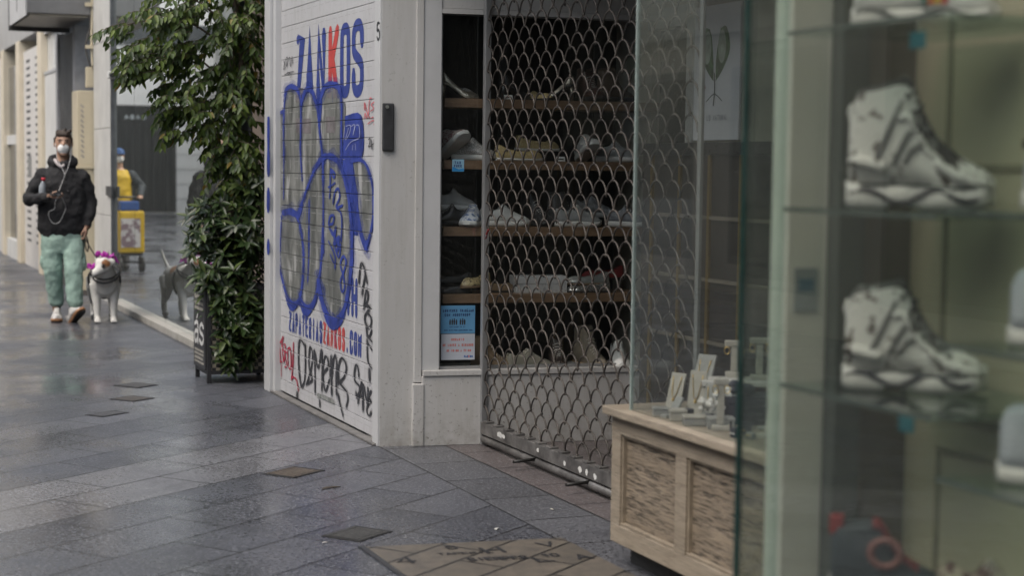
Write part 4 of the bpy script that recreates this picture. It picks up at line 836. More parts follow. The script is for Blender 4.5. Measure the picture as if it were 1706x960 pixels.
def shoe(kind, pos, rz, label, upper, solem, lining=None, lacem=None, Ln=.27, group=None, extra=None, hs=1., pitch=0., chunky=False, cat='shoe', vamp=None):
    t = thing('shoe', label, cat, pos, rz, group)
    lining = lining or DKB
    S = interp(FORM[kind], 4); bm = bmesh.new(); rings = []
    for tt, w, zb, zt, wt, op in S:
        x = (tt-.5)*Ln; op = max(0, min(1, op)); h = (zt-zb)
        dep = op*h*.62
        P = [(-.5*w, zb), (-.53*w, zb+.3*h), (-.5*w*.9-.0*wt, zb+.62*h), (-.5*wt, zt-.06*h), (-.46*wt, zt), (-.38*wt, zt-.02-dep*.6 if op > .5 else zt+.003), (0, zt-dep if op > .3 else zt+.005)]
        P = P+[(-a, b) for a, b in P[-2::-1]]
        rings.append([bm.verts.new((x, a, b*(hs if True else 1))) for a, b in P])
    n = len(rings[0])
    for A, Bq in zip(rings, rings[1:]):
        for k in range(n):
            f = bm.faces.new((A[k], A[(k+1) % n], Bq[(k+1) % n], Bq[k])); f.smooth = True
            if vamp and 1 <= k <= 10 and -.02*Ln+(.10*Ln if k in (1, 10) else 0) < A[0].co.x < .22*Ln: f.material_index = 2
            if vamp and A[0].co.x < -.10*Ln and 3 <= k <= 8: f.material_index = 2
            if k in (5, 6) and Bq[0].co.x < (-.07 if kind in ('trainer', 'hightop', 'boot') else .2)*Ln: f.material_index = 1
    for r in (rings[0], rings[-1]): bm.faces.new(r)
    obj('upper', bm, [upper, lining]+([vamp] if vamp else []), t, local=True)
    bm = bmesh.new(); rings = []
    for tt, w, zb, zt, wt, op in S:
        x = (tt-.5)*Ln*1.03; zb *= hs; w = w*1.04+.002
        lo = 0 if kind not in ('pump',) else zb-.006
        if kind in ('trainer', 'hightop', 'boot'): lo = max(0, (tt-.8)*.07)+max(0, .08-tt)*.06
        if chunky: lo = max(lo, .010*max(0, math.sin((tt-.12)*8))*(1 if .3 < tt < .55 else 0)); w *= 1.05+.06*math.sin(tt*22)
        hi = zb+.006
        rings.append([bm.verts.new((x, a*w, b)) for a, b in ((-.46, lo), (-.52, lo+(hi-lo)*.3), (-.52, lo+(hi-lo)*.75), (-.47, hi), (.47, hi), (.52, lo+(hi-lo)*.75), (.52, lo+(hi-lo)*.3), (.46, lo))])
    for A, Bq in zip(rings, rings[1:]):
        for k in range(8):
            f = bm.faces.new((A[k], A[(k+1) % 8], Bq[(k+1) % 8], Bq[k])); f.smooth = k not in (3, 7)
    for r in (rings[0], rings[-1]): bm.faces.new(r)
    obj('sole', bm, solem, t, local=True)
    if chunky:
        bm = bmesh.new(); P = interp(FORM[kind], 4)
        for s in (-1, 1):
            tube(bm, [((tt-.5)*Ln*1.0, s*(w*.55+.001), .026+.012*math.sin(tt*13)+max(0, tt-.75)*.05) for tt, w, *_ in P[2:-3]], (.006), 6)
        obj('sole_ridge', bm, DKB if chunky != 2 else M((.25, .26, .26), .5, name='grey rubber'), t, local=True)
        bm = bmesh.new()
        tube(bm, [((tt-.5)*Ln*1.02, 0, max(.002, (tt-.8)*.075)) for tt in (.76, .85, .93, 1.0)], [(.05, .004), (.05, .005), (.042, .006), (.02, .006)], 10, ref=(0, 0, 1))
        obj('toe_tread', bm, DKB, t, local=True)
    if vamp:
        def side(tt, f, s, o=.003):      # a point on the side wall: f = 0 at the sole, 1 at the top
            i = min(range(len(S)), key=lambda q: abs(S[q][0]-tt)); _, w, zb, zt, wt, op = S[i]
            prof = [(0, .5*w), (.3, .53*w), (.62, .45*w), (.95, .5*wt), (1, .46*wt)]
            for (a, ya), (b, yb) in zip(prof, prof[1:]):
                if a <= f <= b: y = ya+(yb-ya)*(f-a)/(b-a)
            return Vector(((tt-.5)*Ln, s*(y+o), (zb+(zt-zb)*f)*hs))
        bm = bmesh.new(); b2 = bmesh.new(); b3 = bmesh.new()
        for s in (-1, 1):
            for q in (0, 2, 3):
                t0 = .16+q*.075; tube(bm, [side(t0+.05*k, .16+.16*k+.02*q, s) for k in range(5) if .16+.16*k+.02*q < .9], [.0035, .006, .006, .005, .003][:len([k for k in range(5) if .16+.16*k+.02*q < .9])], 7)
            for q in range(4): ball(bm, side(.40+.065*q, .86-.02*q, s), .0065, 8)
            tube(b2, [side(.60+.03*k, .55-.03*k, s, .002) for k in range(13)], .011, 8)
            tube(b2, [side(.02+.03*k, .28-.012*k, s, .004) for k in range(9)], .012, 8)
            tube(b2, [side(.34+.05*k, .62+.05*math.sin(k), s, .003) for k in range(7)], .007, 8)
            tube(b3, [side(.08+.05*k, .03, s, .006) for k in range(17)], .0035, 6)
        obj('side_slashes', bm, M((.15, .155, .155), .5, .2, 30, name='grey stitching'), t, local=True, smooth=True); obj('side_overlay', b2, upper if chunky != 2 else solem, t, local=True, smooth=True); obj('welt_line', b3, M((.10, .11, .11), .5, name='welt'), t, local=True, smooth=True)
        bm = bmesh.new()
        for s in (-1, 1): tube(bm, spline([(-.02, 0, (S[20][3])*hs+.012), (.0, s*.025, S[20][3]*hs+.026), (-.012, s*.045, S[20][3]*hs+.004), (-.005, s*.05, S[20][3]*hs-.03)], 5), .004, 6)
        obj('lace_bow', bm, lacem or PEARL, t, local=True, smooth=True)
        bm = bmesh.new(); tube(bm, [(-.475*Ln, 0, S[1][3]*hs-.03), (-.49*Ln, 0, S[1][3]*hs-.005), (-.475*Ln, 0, S[1][3]*hs+.012)], [(.006, .003), (.009, .003), (.007, .003)], 10, ref=(0, 1, 0)); obj('heel_pull', bm, solem, t, local=True, smooth=True)
    if kind in ('trainer', 'hightop', 'boot'):
        bm = bmesh.new(); P = [p for p in S if (.44 if kind != 'hightop' else .36) < p[0] < .72]
        for i, (tt, w, zb, zt, wt, op) in enumerate(P[::1]):
            x = (tt-.5)*Ln
            tube(bm, [(x, s*wt*.55, (zt*hs)-.010*abs(s)**2+.004) for s in (-1, -.5, 0, .5, 1)], .0032 if kind != 'hightop' else .0045, 6)
        obj('laces', bm, lacem or PEARL, t, local=True, smooth=True)
    if kind == 'pump':
        bm = bmesh.new(); tube(bm, [(-.46*Ln, 0, .082), (-.455*Ln, 0, .04), (-.45*Ln, 0, .0)], [(.022, .020), (.012, .012), (.010, .010)], 10, ref=(1, 0, 0)); obj('heel', bm, upper, t, local=True)
    if pitch:
        for ch in t.children: pass
        t.rotation_euler = (0, pitch, rz)
    return t
def patchy(name, c0, c1, scale=22, lo=.47, hi=.52, rough=.5):
    m, nt, out = new_mat(name); v = coords(nt); f = noise_n(nt, v, scale, 3, .6)
    principled(nt, out, mix_c(nt, ramp(nt, f, lo, hi), c0, c1), rough); return m
LEA_W = M((.56, .57, .56), .45, .08, 12, name='white leather'); LEA_G = M((.30, .31, .31), .5, .12, 14, name='grey leather'); LEA_K = M((.03, .03, .033), .4, .2, 10, name='black leather')
LEA_T = M((.22, .15, .09), .5, .15, 10, name='tan suede'); SILV = M((.55, .55, .53), .28, .1, 20, metal=.85, name='silver leather'); GLDM = patchy('gold glitter', (.42, .32, .14), (.62, .5, .28), 160, .4, .6, .35)
PEWT = M((.30, .27, .22), .3, .15, 20, metal=.7, name='pewter leather')
FLOR = patchy('floral cloth', (.42, .36, .33), (.20, .09, .10), 55, .5, .56, .7); GLIT = patchy('grey glitter', (.22, .21, .20), (.50, .48, .46), 190, .45, .6, .4)
LEOP = patchy('spotted gold', (.42, .34, .18), (.10, .07, .04), 90, .52, .58, .45); BLUS = patchy('striped blue cloth', (.52, .55, .60), (.09, .15, .30), 30, .48, .54, .6)
WSOLE = M((.62, .62, .60), .5, .06, 20, name='white rubber'); KSOLE = M((.03, .03, .03), .6, name='black rubber'); TSOLE = M((.3, .2, .12), .6, name='tan rubber'); REDL = M((.22, .025, .025), .45, .1, name='red leather')
def at(px, d): return .337+(px-740)*.00358, d       # s along the window wall for a shelf slot
WG = 'shoes on the wooden shelves in the shop window'
AW = math.atan2(SK, 1)
def shelf_shoe(kind, s, d, lev, ang, label, *a, dz=0, **k):
    z = (SZ[lev]+.0485 if lev < 4 else .373)+dz
    return shoe(kind, tuple(Wp(s, d, z)), AW+R(ang), label, *a, group=WG, **k)
# top shelf
shelf_shoe('pump', .47, .20, 0, -14, 'pewter block heeled pump at the front left of the top shelf', PEWT, PEWT, LEA_T, Ln=.2)
shelf_shoe('pump', .46, .29, 0, -20, 'sparkling strappy pump tilted behind the pewter pump on the top shelf', GLIT, LEA_K, Ln=.21, dz=.02)
shelf_shoe('pump', .80, .24, 0, 20, 'black pump on the top shelf behind the lattice', LEA_K, LEA_K, Ln=.2)
shelf_shoe('flat', .92, .2, 0, -70, 'gold glitter flat pointing at the glass on the top shelf', GLDM, LEA_K, Ln=.2)
shelf_shoe('pump', 1.02, .24, 0, 150, 'pewter pump turned heel to the right on the top shelf', PEWT, LEA_K, Ln=.2)
shelf_shoe('boot', 1.22, .24, 0, -80, 'dark red brown ankle boot facing the glass on the top shelf', M((.10, .05, .04), .4, .2, name='oxblood'), LEA_K, Ln=.24)
shelf_shoe('boot', 1.37, .24, 0, 15, 'brown ankle boot at the right end of the top shelf', M((.12, .085, .06), .5, .2, name='brown'), KSOLE, Ln=.22)
# second shelf
shelf_shoe('trainer', .44, .19, 1, -62, 'floral cloth trainer propped steeply at the left of the second shelf', FLOR, WSOLE, LEA_T, Ln=.24, pitch=R(-32), dz=.065)
shelf_shoe('trainer', .56, .23, 1, -25, 'grey glitter trainer with a white sole on the second shelf', GLIT, WSOLE, Ln=.24)
shelf_shoe('flat', .80, .19, 1, 4, 'gold glitter slip-on lying lengthwise at the front of the second shelf', GLDM, WSOLE, Ln=.27, hs=1.5)
shelf_shoe('flat', .93, .28, 1, 4, 'gold glitter slip-on raised behind the front one on the second shelf', GLDM, WSOLE, Ln=.25, hs=1.5, dz=.055)
shelf_shoe('trainer', 1.20, .2, 1, -85, 'white laced trainer facing the glass on the second shelf', LEA_W, WSOLE, Ln=.25, pitch=R(-20), dz=.04)
shelf_shoe('trainer', 1.37, .22, 1, -15, 'grey trainer at the right end of the second shelf', LEA_G, WSOLE, Ln=.24)
# third shelf
shelf_shoe('trainer', .47, .30, 2, -10, 'pale grey trainer stacked on top at the left of the third shelf', M((.42, .42, .41), .5, .1, name='pale grey'), WSOLE, Ln=.22, dz=.085)
shelf_shoe('trainer', .44, .27, 2, 170, 'black trainer under the pale grey one on the third shelf', LEA_K, KSOLE, Ln=.22)
shelf_shoe('trainer', .54, .18, 2, -120, 'blue and white striped trainer at the front of the third shelf', BLUS, WSOLE, Ln=.22)
shelf_shoe('trainer', .73, .21, 2, -5, 'white trainer lying lengthwise near the left of the third shelf', LEA_W, WSOLE, LEA_G, Ln=.27)
shelf_shoe('boot', .93, .26, 2, -60, 'black ankle boot in the middle of the third shelf', LEA_K, KSOLE, Ln=.22)
shelf_shoe('boot', 1.10, .30, 2, 30, 'dark grey bootie behind the grey trainers on the third shelf', M((.10, .10, .10), .5, .2, name='charcoal'), KSOLE, Ln=.23)
shelf_shoe('trainer', 1.14, .18, 2, 0, 'grey trainer with white sole at the front right of the third shelf', LEA_G, WSOLE, Ln=.26)
shelf_shoe('trainer', 1.25, .27, 2, 8, 'grey mesh trainer raised behind the front grey trainer on the third shelf', M((.22, .23, .24), .6, .25, 60, name='grey mesh'), LEA_G, Ln=.25, dz=.05)
shelf_shoe('trainer', 1.43, .19, 2, -30, 'white soled trainer at the right end of the third shelf', M((.16, .17, .19), .5, .2, name='slate'), WSOLE, Ln=.22)
# bottom shelf
shelf_shoe('flat', .45, .29, 3, 175, 'dark flat shoe at the back left of the bottom shelf', LEA_K, KSOLE, Ln=.22, dz=.05)
shelf_shoe('flat', .56, .18, 3, -150, 'spotted gold ballerina at the front left of the bottom shelf', LEOP, LEA_T, Ln=.2, hs=1.4, dz=.03)
shelf_shoe('flat', .44, .19, 3, 172, 'black loafer below the dark flat on the bottom shelf', LEA_K, KSOLE, Ln=.2)
shelf_shoe('flat', .70, .22, 3, 10, 'tan loafer beside the white shoe box on the bottom shelf', LEA_T, KSOLE, Ln=.2, hs=1.3)
shelf_shoe('flat', 1.20, .17, 3, 178, 'silver ballerina at the front right of the bottom shelf', SILV, LEA_K, Ln=.25)
shelf_shoe('flat', 1.22, .25, 3, 178, 'pale silver loafer behind the silver ballerina on the bottom shelf', M((.40, .41, .39), .35, .1, metal=.4, name='pale silver'), LEA_T, Ln=.25, hs=1.3, dz=.035)
shelf_shoe('flat', 1.33, .31, 3, 175, 'red shoe at the back right of the bottom shelf', REDL, KSOLE, Ln=.24, hs=1.4, dz=.06)
# window floor
shelf_shoe('boot', .66, .16, 4, -20, 'brown ankle boot on the window floor behind the left of the gate', LEA_T, KSOLE, Ln=.24)
shelf_shoe('trainer', .86, .14, 4, 10, 'cream trainer with gold buckle on the window floor', M((.36, .33, .27), .5, .1, name='cream'), WSOLE, GLDM, Ln=.27)
shelf_shoe('boot', 1.04, .2, 4, -100, 'dark ankle boot in the middle of the window floor', M((.06, .045, .04), .5, .2, name='dark brown'), KSOLE, Ln=.24)
shelf_shoe('boot', 1.22, .15, 4, -70, 'tall tan suede boot facing the glass on the window floor', M((.20, .17, .13), .7, .15, name='sand suede'), TSOLE, Ln=.26, hs=1.25)
shelf_shoe('trainer', 1.38, .15, 4, -100, 'big white trainer at the right of the window floor', LEA_W, WSOLE, Ln=.3, hs=1.3)
t = thing('shoe_box', 'white lidded shoe box with a printed strip on the bottom shelf', 'shoe box', tuple(Wp(.93, .22, SZ[3]+.0485)), AW)
bm = bmesh.new(); box(bm, -.145, .145, -.07, .07, 0, .05, .002); obj('body', bm, patchy('printed white card', (.55, .55, .55), (.34, .34, .35), 38, .56, .62), t, local=True)
bm = bmesh.new(); box(bm, -.148, .148, -.073, .073, .0505, .092, .003); obj('lid', bm, M((.55, .55, .55), .6, .06, name='white card'), t, local=True)
def ptag(s, d, z, label):
    t = thing('price_card', label, 'price card', tuple(Wp(s, d, z)), AW, 'white price cards on the shoe shelves')
    bm = bmesh.new(); box(bm, -.024, .024, -.001, .001, 0, .026); bm.transform(Matrix.Rotation(-.35, 4, 'X')); obj('card', bm, WSOLE, t, local=True)
    bm = bmesh.new(); box(bm, -.016, .016, -.002, -.0012, .008, .015); bm.transform(Matrix.Rotation(-.35, 4, 'X')); obj('print', bm, blk, t, local=True)
ptag(.72, .12, SZ[0]+.049, 'white price card standing on the top shelf'); ptag(1.02, .12, SZ[1]+.049, 'white price card standing on the second shelf')

# foreground trainers
PALEU = patchy('white and brown patterned cloth', (.70, .70, .68), (.10, .085, .075), 34, .565, .61, .55); DKCAMO = patchy('dark camouflage cloth', (.035, .032, .03), (.40, .40, .38), 40, .57, .62, .6); CAMO2 = patchy('white and black cloth', (.05, .052, .05), (.40, .42, .41), 42, .50, .56, .6)
OFFW = M((.74, .74, .72), .5, .06, 10, name='off white rubber'); LAC = M((.05, .05, .05), .7, .3, 40, name='dark laces')
CG = 'trainers in the foreground glass display case'
shoe('hightop', (2.065, 2.845, 1.42), R(-35.7), 'tall white and grey high-top trainer with dark laces on the second glass shelf', PALEU, OFFW, LEA_K, LAC, .285, CG, hs=1.12, chunky=True, cat='trainer', vamp=DKCAMO)
shoe('hightop', (2.065, 2.845, 1.05), R(-35.7), 'white and black patterned high-top trainer on the third glass shelf above a teal tag', PALEU, OFFW, LEA_G, LAC, .28, CG, hs=.95, chunky=True, cat='trainer', vamp=CAMO2)
tp = shoe('trainer', (2.07, 2.85, 1.785), R(-35.7), 'white trainer with a rainbow stripe on the top glass shelf', LEA_W, OFFW, LEA_G, PEARL, .285, CG, hs=1.15, chunky=2, cat='trainer')
bm = bmesh.new()
for i, c in enumerate(range(4)):
    x = -.01+i*.013
    for s in (-1, 1): box(bm, x, x+.0125, s*.0495-.004, s*.0495+.004, .045, .085, 0, i)
obj('side_stripe', bm, [M((.02, .16, .14), .5, name='teal'), M((.62, .12, .02), .5, name='orange'), M((.62, .42, .03), .5, name='yellow'), M((.5, .03, .03), .5, name='red stripe')], tp, local=True)
shoe('trainer', (2.09, 2.335, 1.43), R(-35.7), 'white trainer cut by the right picture edge on the uppermost small shelf', M((.52, .55, .6), .5, .06, name='cool white'), OFFW, LEA_G, PEARL, .28, CG, cat='trainer')
shoe('hightop', (2.07, 2.335, 1.19), R(-35.7), 'bluish white high-top trainer at the right picture edge on the middle small shelf', M((.50, .54, .60), .5, .06, name='icy white'), OFFW, LEA_G, PEARL, .28, CG, hs=.62, cat='trainer')
shoe('hightop', (2.06, 2.34, .945), R(-35.7), 'white high-top trainer at the right picture edge on the lowest small shelf', M((.47, .51, .57), .5, .06, name='blue white'), OFFW, LEA_G, PEARL, .28, CG, hs=.62, cat='trainer')
tp = shoe('hightop', (2.03, 2.86, .62), R(-35.7), 'dark teal high-top trainer with red heel tab on the lowest glass shelf', M((.03, .045, .055), .5, .2, name='dark teal'), OFFW, LEA_K, REDL, .24, CG, hs=.66, cat='trainer')
bm = bmesh.new(); box(bm, -.125, -.095, -.02, .02, .125, .165, .006); obj('heel_tab', bm, REDL, tp, local=True)
bm = bmesh.new(); tube(bm, [(.03*math.cos(a)-.01, -.052, .10+.028*math.sin(a)) for a in (k*.5236 for k in range(12))], .008, 8, closed=True); obj('ring_badge', bm, M((.24, .10, .09), .5, name='coral'), tp, local=True)
shoe('trainer', (2.10, 2.62, .62), R(-60), 'brown and cream trainer beside the dark teal one on the lowest glass shelf', patchy('brown and cream', (.10, .05, .04), (.40, .36, .28), 26), OFFW, LEA_K, PEARL, .22, CG, cat='trainer')
for z, lab in ((1.785, 'small teal price tag hanging under the top glass shelf'), (1.05, 'small teal price tag hanging under the third glass shelf')):
    t = thing('price_tag', lab, 'price tag', (1.93, 2.68, z-.035), 0, 'teal tags under the glass shelves')
    bm = bmesh.new(); box(bm, -.001, .001, -.024, .024, -.02, .012, 0); bm.transform(Matrix.Translation((0, 0, 0))); obj('tag', bm, M((.03, .20, .26), .5, .1, name='teal card'), t, local=True)
    bm = bmesh.new(); tube(bm, [(0, 0, .012), (.0, .002, .03)], .001, 5); obj('string', bm, WSOLE, t, local=True)
# ------------------------------------------------------------------ glass shop front along the street
t = GF = thing('glass_storefront', 'long dark mirror-like glass shop front beyond the leafy planter', 'shop front', (2.82, 15, 0))
MIR = glass_mat('mirror glass', (.30, .33, .33), 3.0, .10)  # strong pale film paints a hazy reflection veil over these panes
ys = (12.25, 14.9, 16.45, 17.66)
for y0, y1 in zip(ys, ys[1:]): obj('pane', B(2.82, 2.83, y0+.006, y1-.006, .064, 3.6), MIR, t)
for y in ys[1:-1]: obj('pane_joint', B(2.822, 2.828, y-.0055, y+.0055, .064, 3.6), M((.10, .11, .11), .4, name='dark joint'), t)
obj('end_profile', B(2.79, 2.86, 17.662, 17.72, .02, 3.6, .004), M((.13, .14, .15), .4, metal=.3, name='dark profile'), t)
obj('interior', B(2.95, 3.1, 12.25, 17.7, 0, 3.6), M((.02, .022, .024), .7, name='unlit shop'), t)
obj('fascia', B(2.78, 3.2, 12.21, 17.72, 3.601, 9.), M((.42, .42, .41), .6, .08, 2, name='pale fascia'), t)
bm = bmesh.new(); yy = 12.25
while yy < 17.6:
    y2 = min(yy+.86, 17.655); box(bm, 2.745, 2.845, yy+.003, y2-.003, 0, .062, .006); yy += .86
obj('kerb', bm, grime('kerb stone', (.42, .41, .38), .6), t)

# ------------------------------------------------------------------ far fronts of the same side
t = thing('stone_pier', 'pale stone pier at the far end of the mirror-like glass shop front', 'pier', (2.72, 18, 0))
bm = bmesh.new()
for k in range(7):
    z0 = k*.92; box(bm, 2.80, 2.95, 17.73, 18.28, z0, z0+.914, .004); box(bm, 2.802, 2.95, 18.3, 18.93, z0, z0+.914, .004)
obj('cladding', bm, M((.56, .555, .53), .5, .08, 3, name='pale stone'), t)
obj('core', B(2.81, 2.94, 17.75, 18.92, 0, 6.4), M((.16, .16, .15), .6, name='joint grey'), t)
obj('clamp', B(2.775, 2.7985, 17.60, 17.95, 1.13, 1.23, .004), M((.10, .105, .11), .4, metal=.4, name='dark clamp'), t)
CRM = M((.58, .51, .37), .5, .06, 3, name='cream metal')
t = thing('utility_cabinet', 'cream metal wall cabinet beside the stone pier above head height of the dog', 'cabinet', (2.65, 18.55, 1.44))
obj('body', B(2.63, 2.82, 18.96, 19.38, 1.44, 2.26, .008), CRM, t)
obj('cornice', B(2.62, 2.82, 18.95, 19.39, 1.405, 1.4395, .004), CRM, t)
bm = bmesh.new(); fn = lambda a, b, o: (2.68+a, 18.9585-o, 1.48+b)
for i in range(11): ribbon(bm, [(-.008+.003*(i % 3), .62-i*.055), (.012-.002*(i % 2), .60-i*.055)], .022, fn, smooth=False)
obj('faded_sticker_marks', bm, M((.36, .33, .29), .6, name='faded marks'), t, recalc=False)
t = thing('cream_pilaster', 'cream pilaster below the metal wall cabinet', 'pilaster', (2.7, 18.6, 0))
obj('shaft', B(2.67, 2.82, 18.97, 19.36, 0, 1.404, .006), CRM, t)
obj('foot', B(2.66, 2.82, 18.965, 19.375, 0, .06, .004), M((.12, .11, .10), .6, name='dark foot'), t)
t = thing('cable_box', 'small cream junction box with cables on the wall above the metal cabinet', 'junction box', (2.68, 18.6, 2.3))
obj('body', B(2.735, 2.82, 18.98, 19.08, 2.30, 2.52, .006), CRM, t)
bm = bmesh.new()
tube(bm, spline([(2.78, 19.0, 2.52), (2.73, 19.0, 2.75), (2.78, 19.0, 3.0), (2.76, 19.0, 3.4)], 6), .010, 8); obj('cable', bm, M((.08, .075, .07), .6, name='black cable'), t, smooth=True)
bm = bmesh.new(); tube(bm, spline([(2.80, 18.97, 2.52), (2.79, 18.97, 2.8), (2.80, 18.97, 3.1), (2.79, 18.97, 3.4)], 6), .014, 8); obj('cable', bm, CRM, t, smooth=True)
bm = bmesh.new(); [box(bm, 2.72, 2.83, 18.94, 18.965, z, z+.04) for z in (2.72, 3.18)]; obj('bracket', bm, CRM, t)
t = thing('security_camera', 'white security camera on a bracket beside the top of the stone pier', 'camera', (2.70, 17.69, 2.4))
obj('body', B(2.735, 2.80, 17.46, 17.60, 2.33, 2.405, .01), WSOLE, t)
obj('bracket', B(2.755, 2.775, 17.60, 17.7, 2.36, 2.38), ALU2, t)
bm = bmesh.new(); cyl(bm, (2.767, 17.457, 2.367), (0, 1, 0), .027, .012); obj('lens', bm, LEA_K, t)
t = FAR = thing('far_shop_front', 'row of pale shop fronts with cream trims receding behind the walking man', 'building', (2.7, 24, 0))
obj('dark_panel', B(2.69, 2.9, 19.6, 20.82, 0, 2.95), M((.075, .075, .073), .55, .3, 2, name='dark stone panel'), t)
obj('grey_jamb', B(2.67, 2.9, 19.42, 19.598, 0, 3.0), M((.30, .30, .31), .5, .15, 5, name='grey jamb'), t)
obj('grey_jamb', B(2.66, 2.9, 20.822, 21.0, 0, 3.0), M((.33, .33, .34), .5, .15, 5, name='grey jamb'), t)
PALE = M((.64, .64, .62), .55, .06, 2, name='pale panel'); TRIM = M((.68, .61, .48), .5, .06, 3, name='cream trim')
obj('lower_panel', B(2.70, 2.9, 21.002, 22.4, 0, 2.58), PALE, t)
obj('upper_window', B(2.74, 2.78, 21.002, 22.4, 2.62, 3.10), M((.62, .64, .66), .15, .05, name='bright pane'), t)
bm = bmesh.new(); box(bm, 2.69, 2.8, 21.002, 22.4, 2.581, 2.619); box(bm, 2.69, 2.8, 21.002, 22.4, 3.101, 3.16); obj('window_frame', bm, ALU, t)
for y in (22.41, 25.0, 27.2, 30.2): obj('trim', B(2.655, 2.9, y, y+.42, 0, 3.18, .006), TRIM, t)
obj('perforated_shutter', B(2.72, 2.76, 22.84, 24.99, 0, 3.02), M((.66, .64, .61), .5, .05, 3, name='pale shutter'), t)
bm = bmesh.new()
for k in range(26):
    for y in (23.15, 24.2): box(bm, 2.716, 2.7195, y, y+.42, .35+k*.1, .385+k*.1)
obj('slots', bm, M((.10, .10, .10), .6, name='dark slots'), t)
obj('sticker', B(2.714, 2.7158, 24.1, 24.5, 1.25, 1.55), M((.26, .26, .25), .6, name='grey sticker'), t)
obj('display_window', B(2.74, 2.76, 25.45, 27.15, .28, 2.9), M((.06, .06, .06), .08, .5, 1.5, name='dark window'), t)
obj('window_bar', B(2.70, 2.77, 25.425, 27.195, 1.72, 1.86), PALE, t)
obj('sill', B(2.69, 2.9, 25.425, 27.195, 0, .279), PALE, t)
obj('side_panel', B(2.70, 2.9, 27.625, 30.195, 0, 3.1), PALE, t)
obj('lintel_band', B(2.67, 2.9, 21.0, 48.0, 3.181, 4.0), M((.40, .40, .39), .5, .06, 2, name='grey band'), t)
obj('end_wall', B(2.70, 2.9, 30.625, 48.0, 0, 3.18), PALE, t)
obj('upper_wall', B(2.72, 6, 17.73, 48., 4.001, 11.), M((.42, .41, .38), .6, .08, 1.5, name='upper wall'), t)
t = thing('shop_sign_box', 'grey metal sign box projecting over the pavement at the far left', 'sign', (2.4, 19, 3.0))
obj('shell', B(2.11, 2.79, 18.99, 20.7, 3.085, 3.95, .01), M((.23, .23, .235), .4, .15, 2, metal=.5, name='grey sheet metal'), t)
obj('side_plate', B(2.095, 2.1085, 19.02, 20.68, 3.06, 3.95), M((.52, .52, .52), .45, .05, 3, name='pale plate'), t)
obj('soffit', B(2.14, 2.77, 19.03, 20.66, 3.06, 3.084), M((.36, .33, .28), .5, .1, 3, name='soffit'), t)
obj('rim', B(2.09, 2.79, 20.705, 20.74, 3.01, 3.95), M((.06, .06, .06), .5, name='dark rim'), t)
bm = bmesh.new(); fn = lambda a, b, o: (2.0945-o, 19.9-a, 3.15+b); text(bm, 'I', 0, 0, .22, .1, .06, fn); text(bm, 'I', 0, .3, .4, .1, .06, fn); obj('lettering', bm, blk, t)
t = thing('awning', 'orange awning over a far shop at the top left corner', 'awning', (2.4, 31, 3.4))
bm = bmesh.new(); quad(bm, (2.68, 29.6, 3.75), (2.68, 33, 3.75), (1.75, 33, 3.42), (1.75, 29.6, 3.42)); quad(bm, (1.75, 29.6, 3.42), (1.75, 33, 3.42), (1.75, 33, 3.3), (1.75, 29.6, 3.3)); 
ext = bmesh.ops.solidify(bm, geom=bm.faces[:], thickness=.012)
obj('canvas', bm, M((.42, .20, .05), .7, .1, name='orange canvas'), t)

# ------------------------------------------------------------------ opposite side of the street (seen only in reflections)
def plain_building(name, label, x0, x1, y0, y1, h, col, openings=()):
    t = thing(name, label, 'building', ((x0+x1)/2, (y0+y1)/2, 0))
    obj('wall', B(x0, x1, y0, y1, 0, h), M(col, .6, .06, 2, name='facade'), t); return t
TW = plain_building('white_tiled_building', 'white tiled building with a wide dark entrance closing the street, mirrored in the glass front', -9, 1.0, 48, 60, 12, (.88, .88, .87))
obj('entrance', B(-3.75, -2.0, 47.96, 47.995, .05, 3.05), M((.02, .022, .024), .4, .3, 1, name='dark entrance'), TW)
bm = bmesh.new()
for k in range(9): box(bm, -3.7+k*.19, -3.66+k*.19, 47.94, 47.9595, .06, 2.55)
obj('folding_bars', bm, M((.04, .042, .045), .4, name='entrance bars'), TW)
bm = bmesh.new(); text(bm, 'CASA', -2.9, 2.66, .12, .16, .03, lambda a, b, o: (a, 47.955-o, b)); obj('lettering', bm, M((.5, .55, .58), .5, name='pale letters'), TW)
bm = bmesh.new(); box(bm, -9, 1, 47.95, 47.995, 4.75, 5.35); box(bm, -9, 1, 47.95, 47.995, 8, 9.2); obj('window_band', bm, M((.08, .09, .10), .2, name='band glazing'), TW)
bm = bmesh.new()
for k in range(1, 12):
    z = k*.42
    if not 4.7 < z < 5.4: box(bm, -9, -3.76, 47.99, 47.998, z, z+.012); box(bm, -1.99, 1, 47.99, 47.998, z, z+.012)
obj('tile_joints', bm, M((.3, .3, .29), .6, name='joint'), TW)
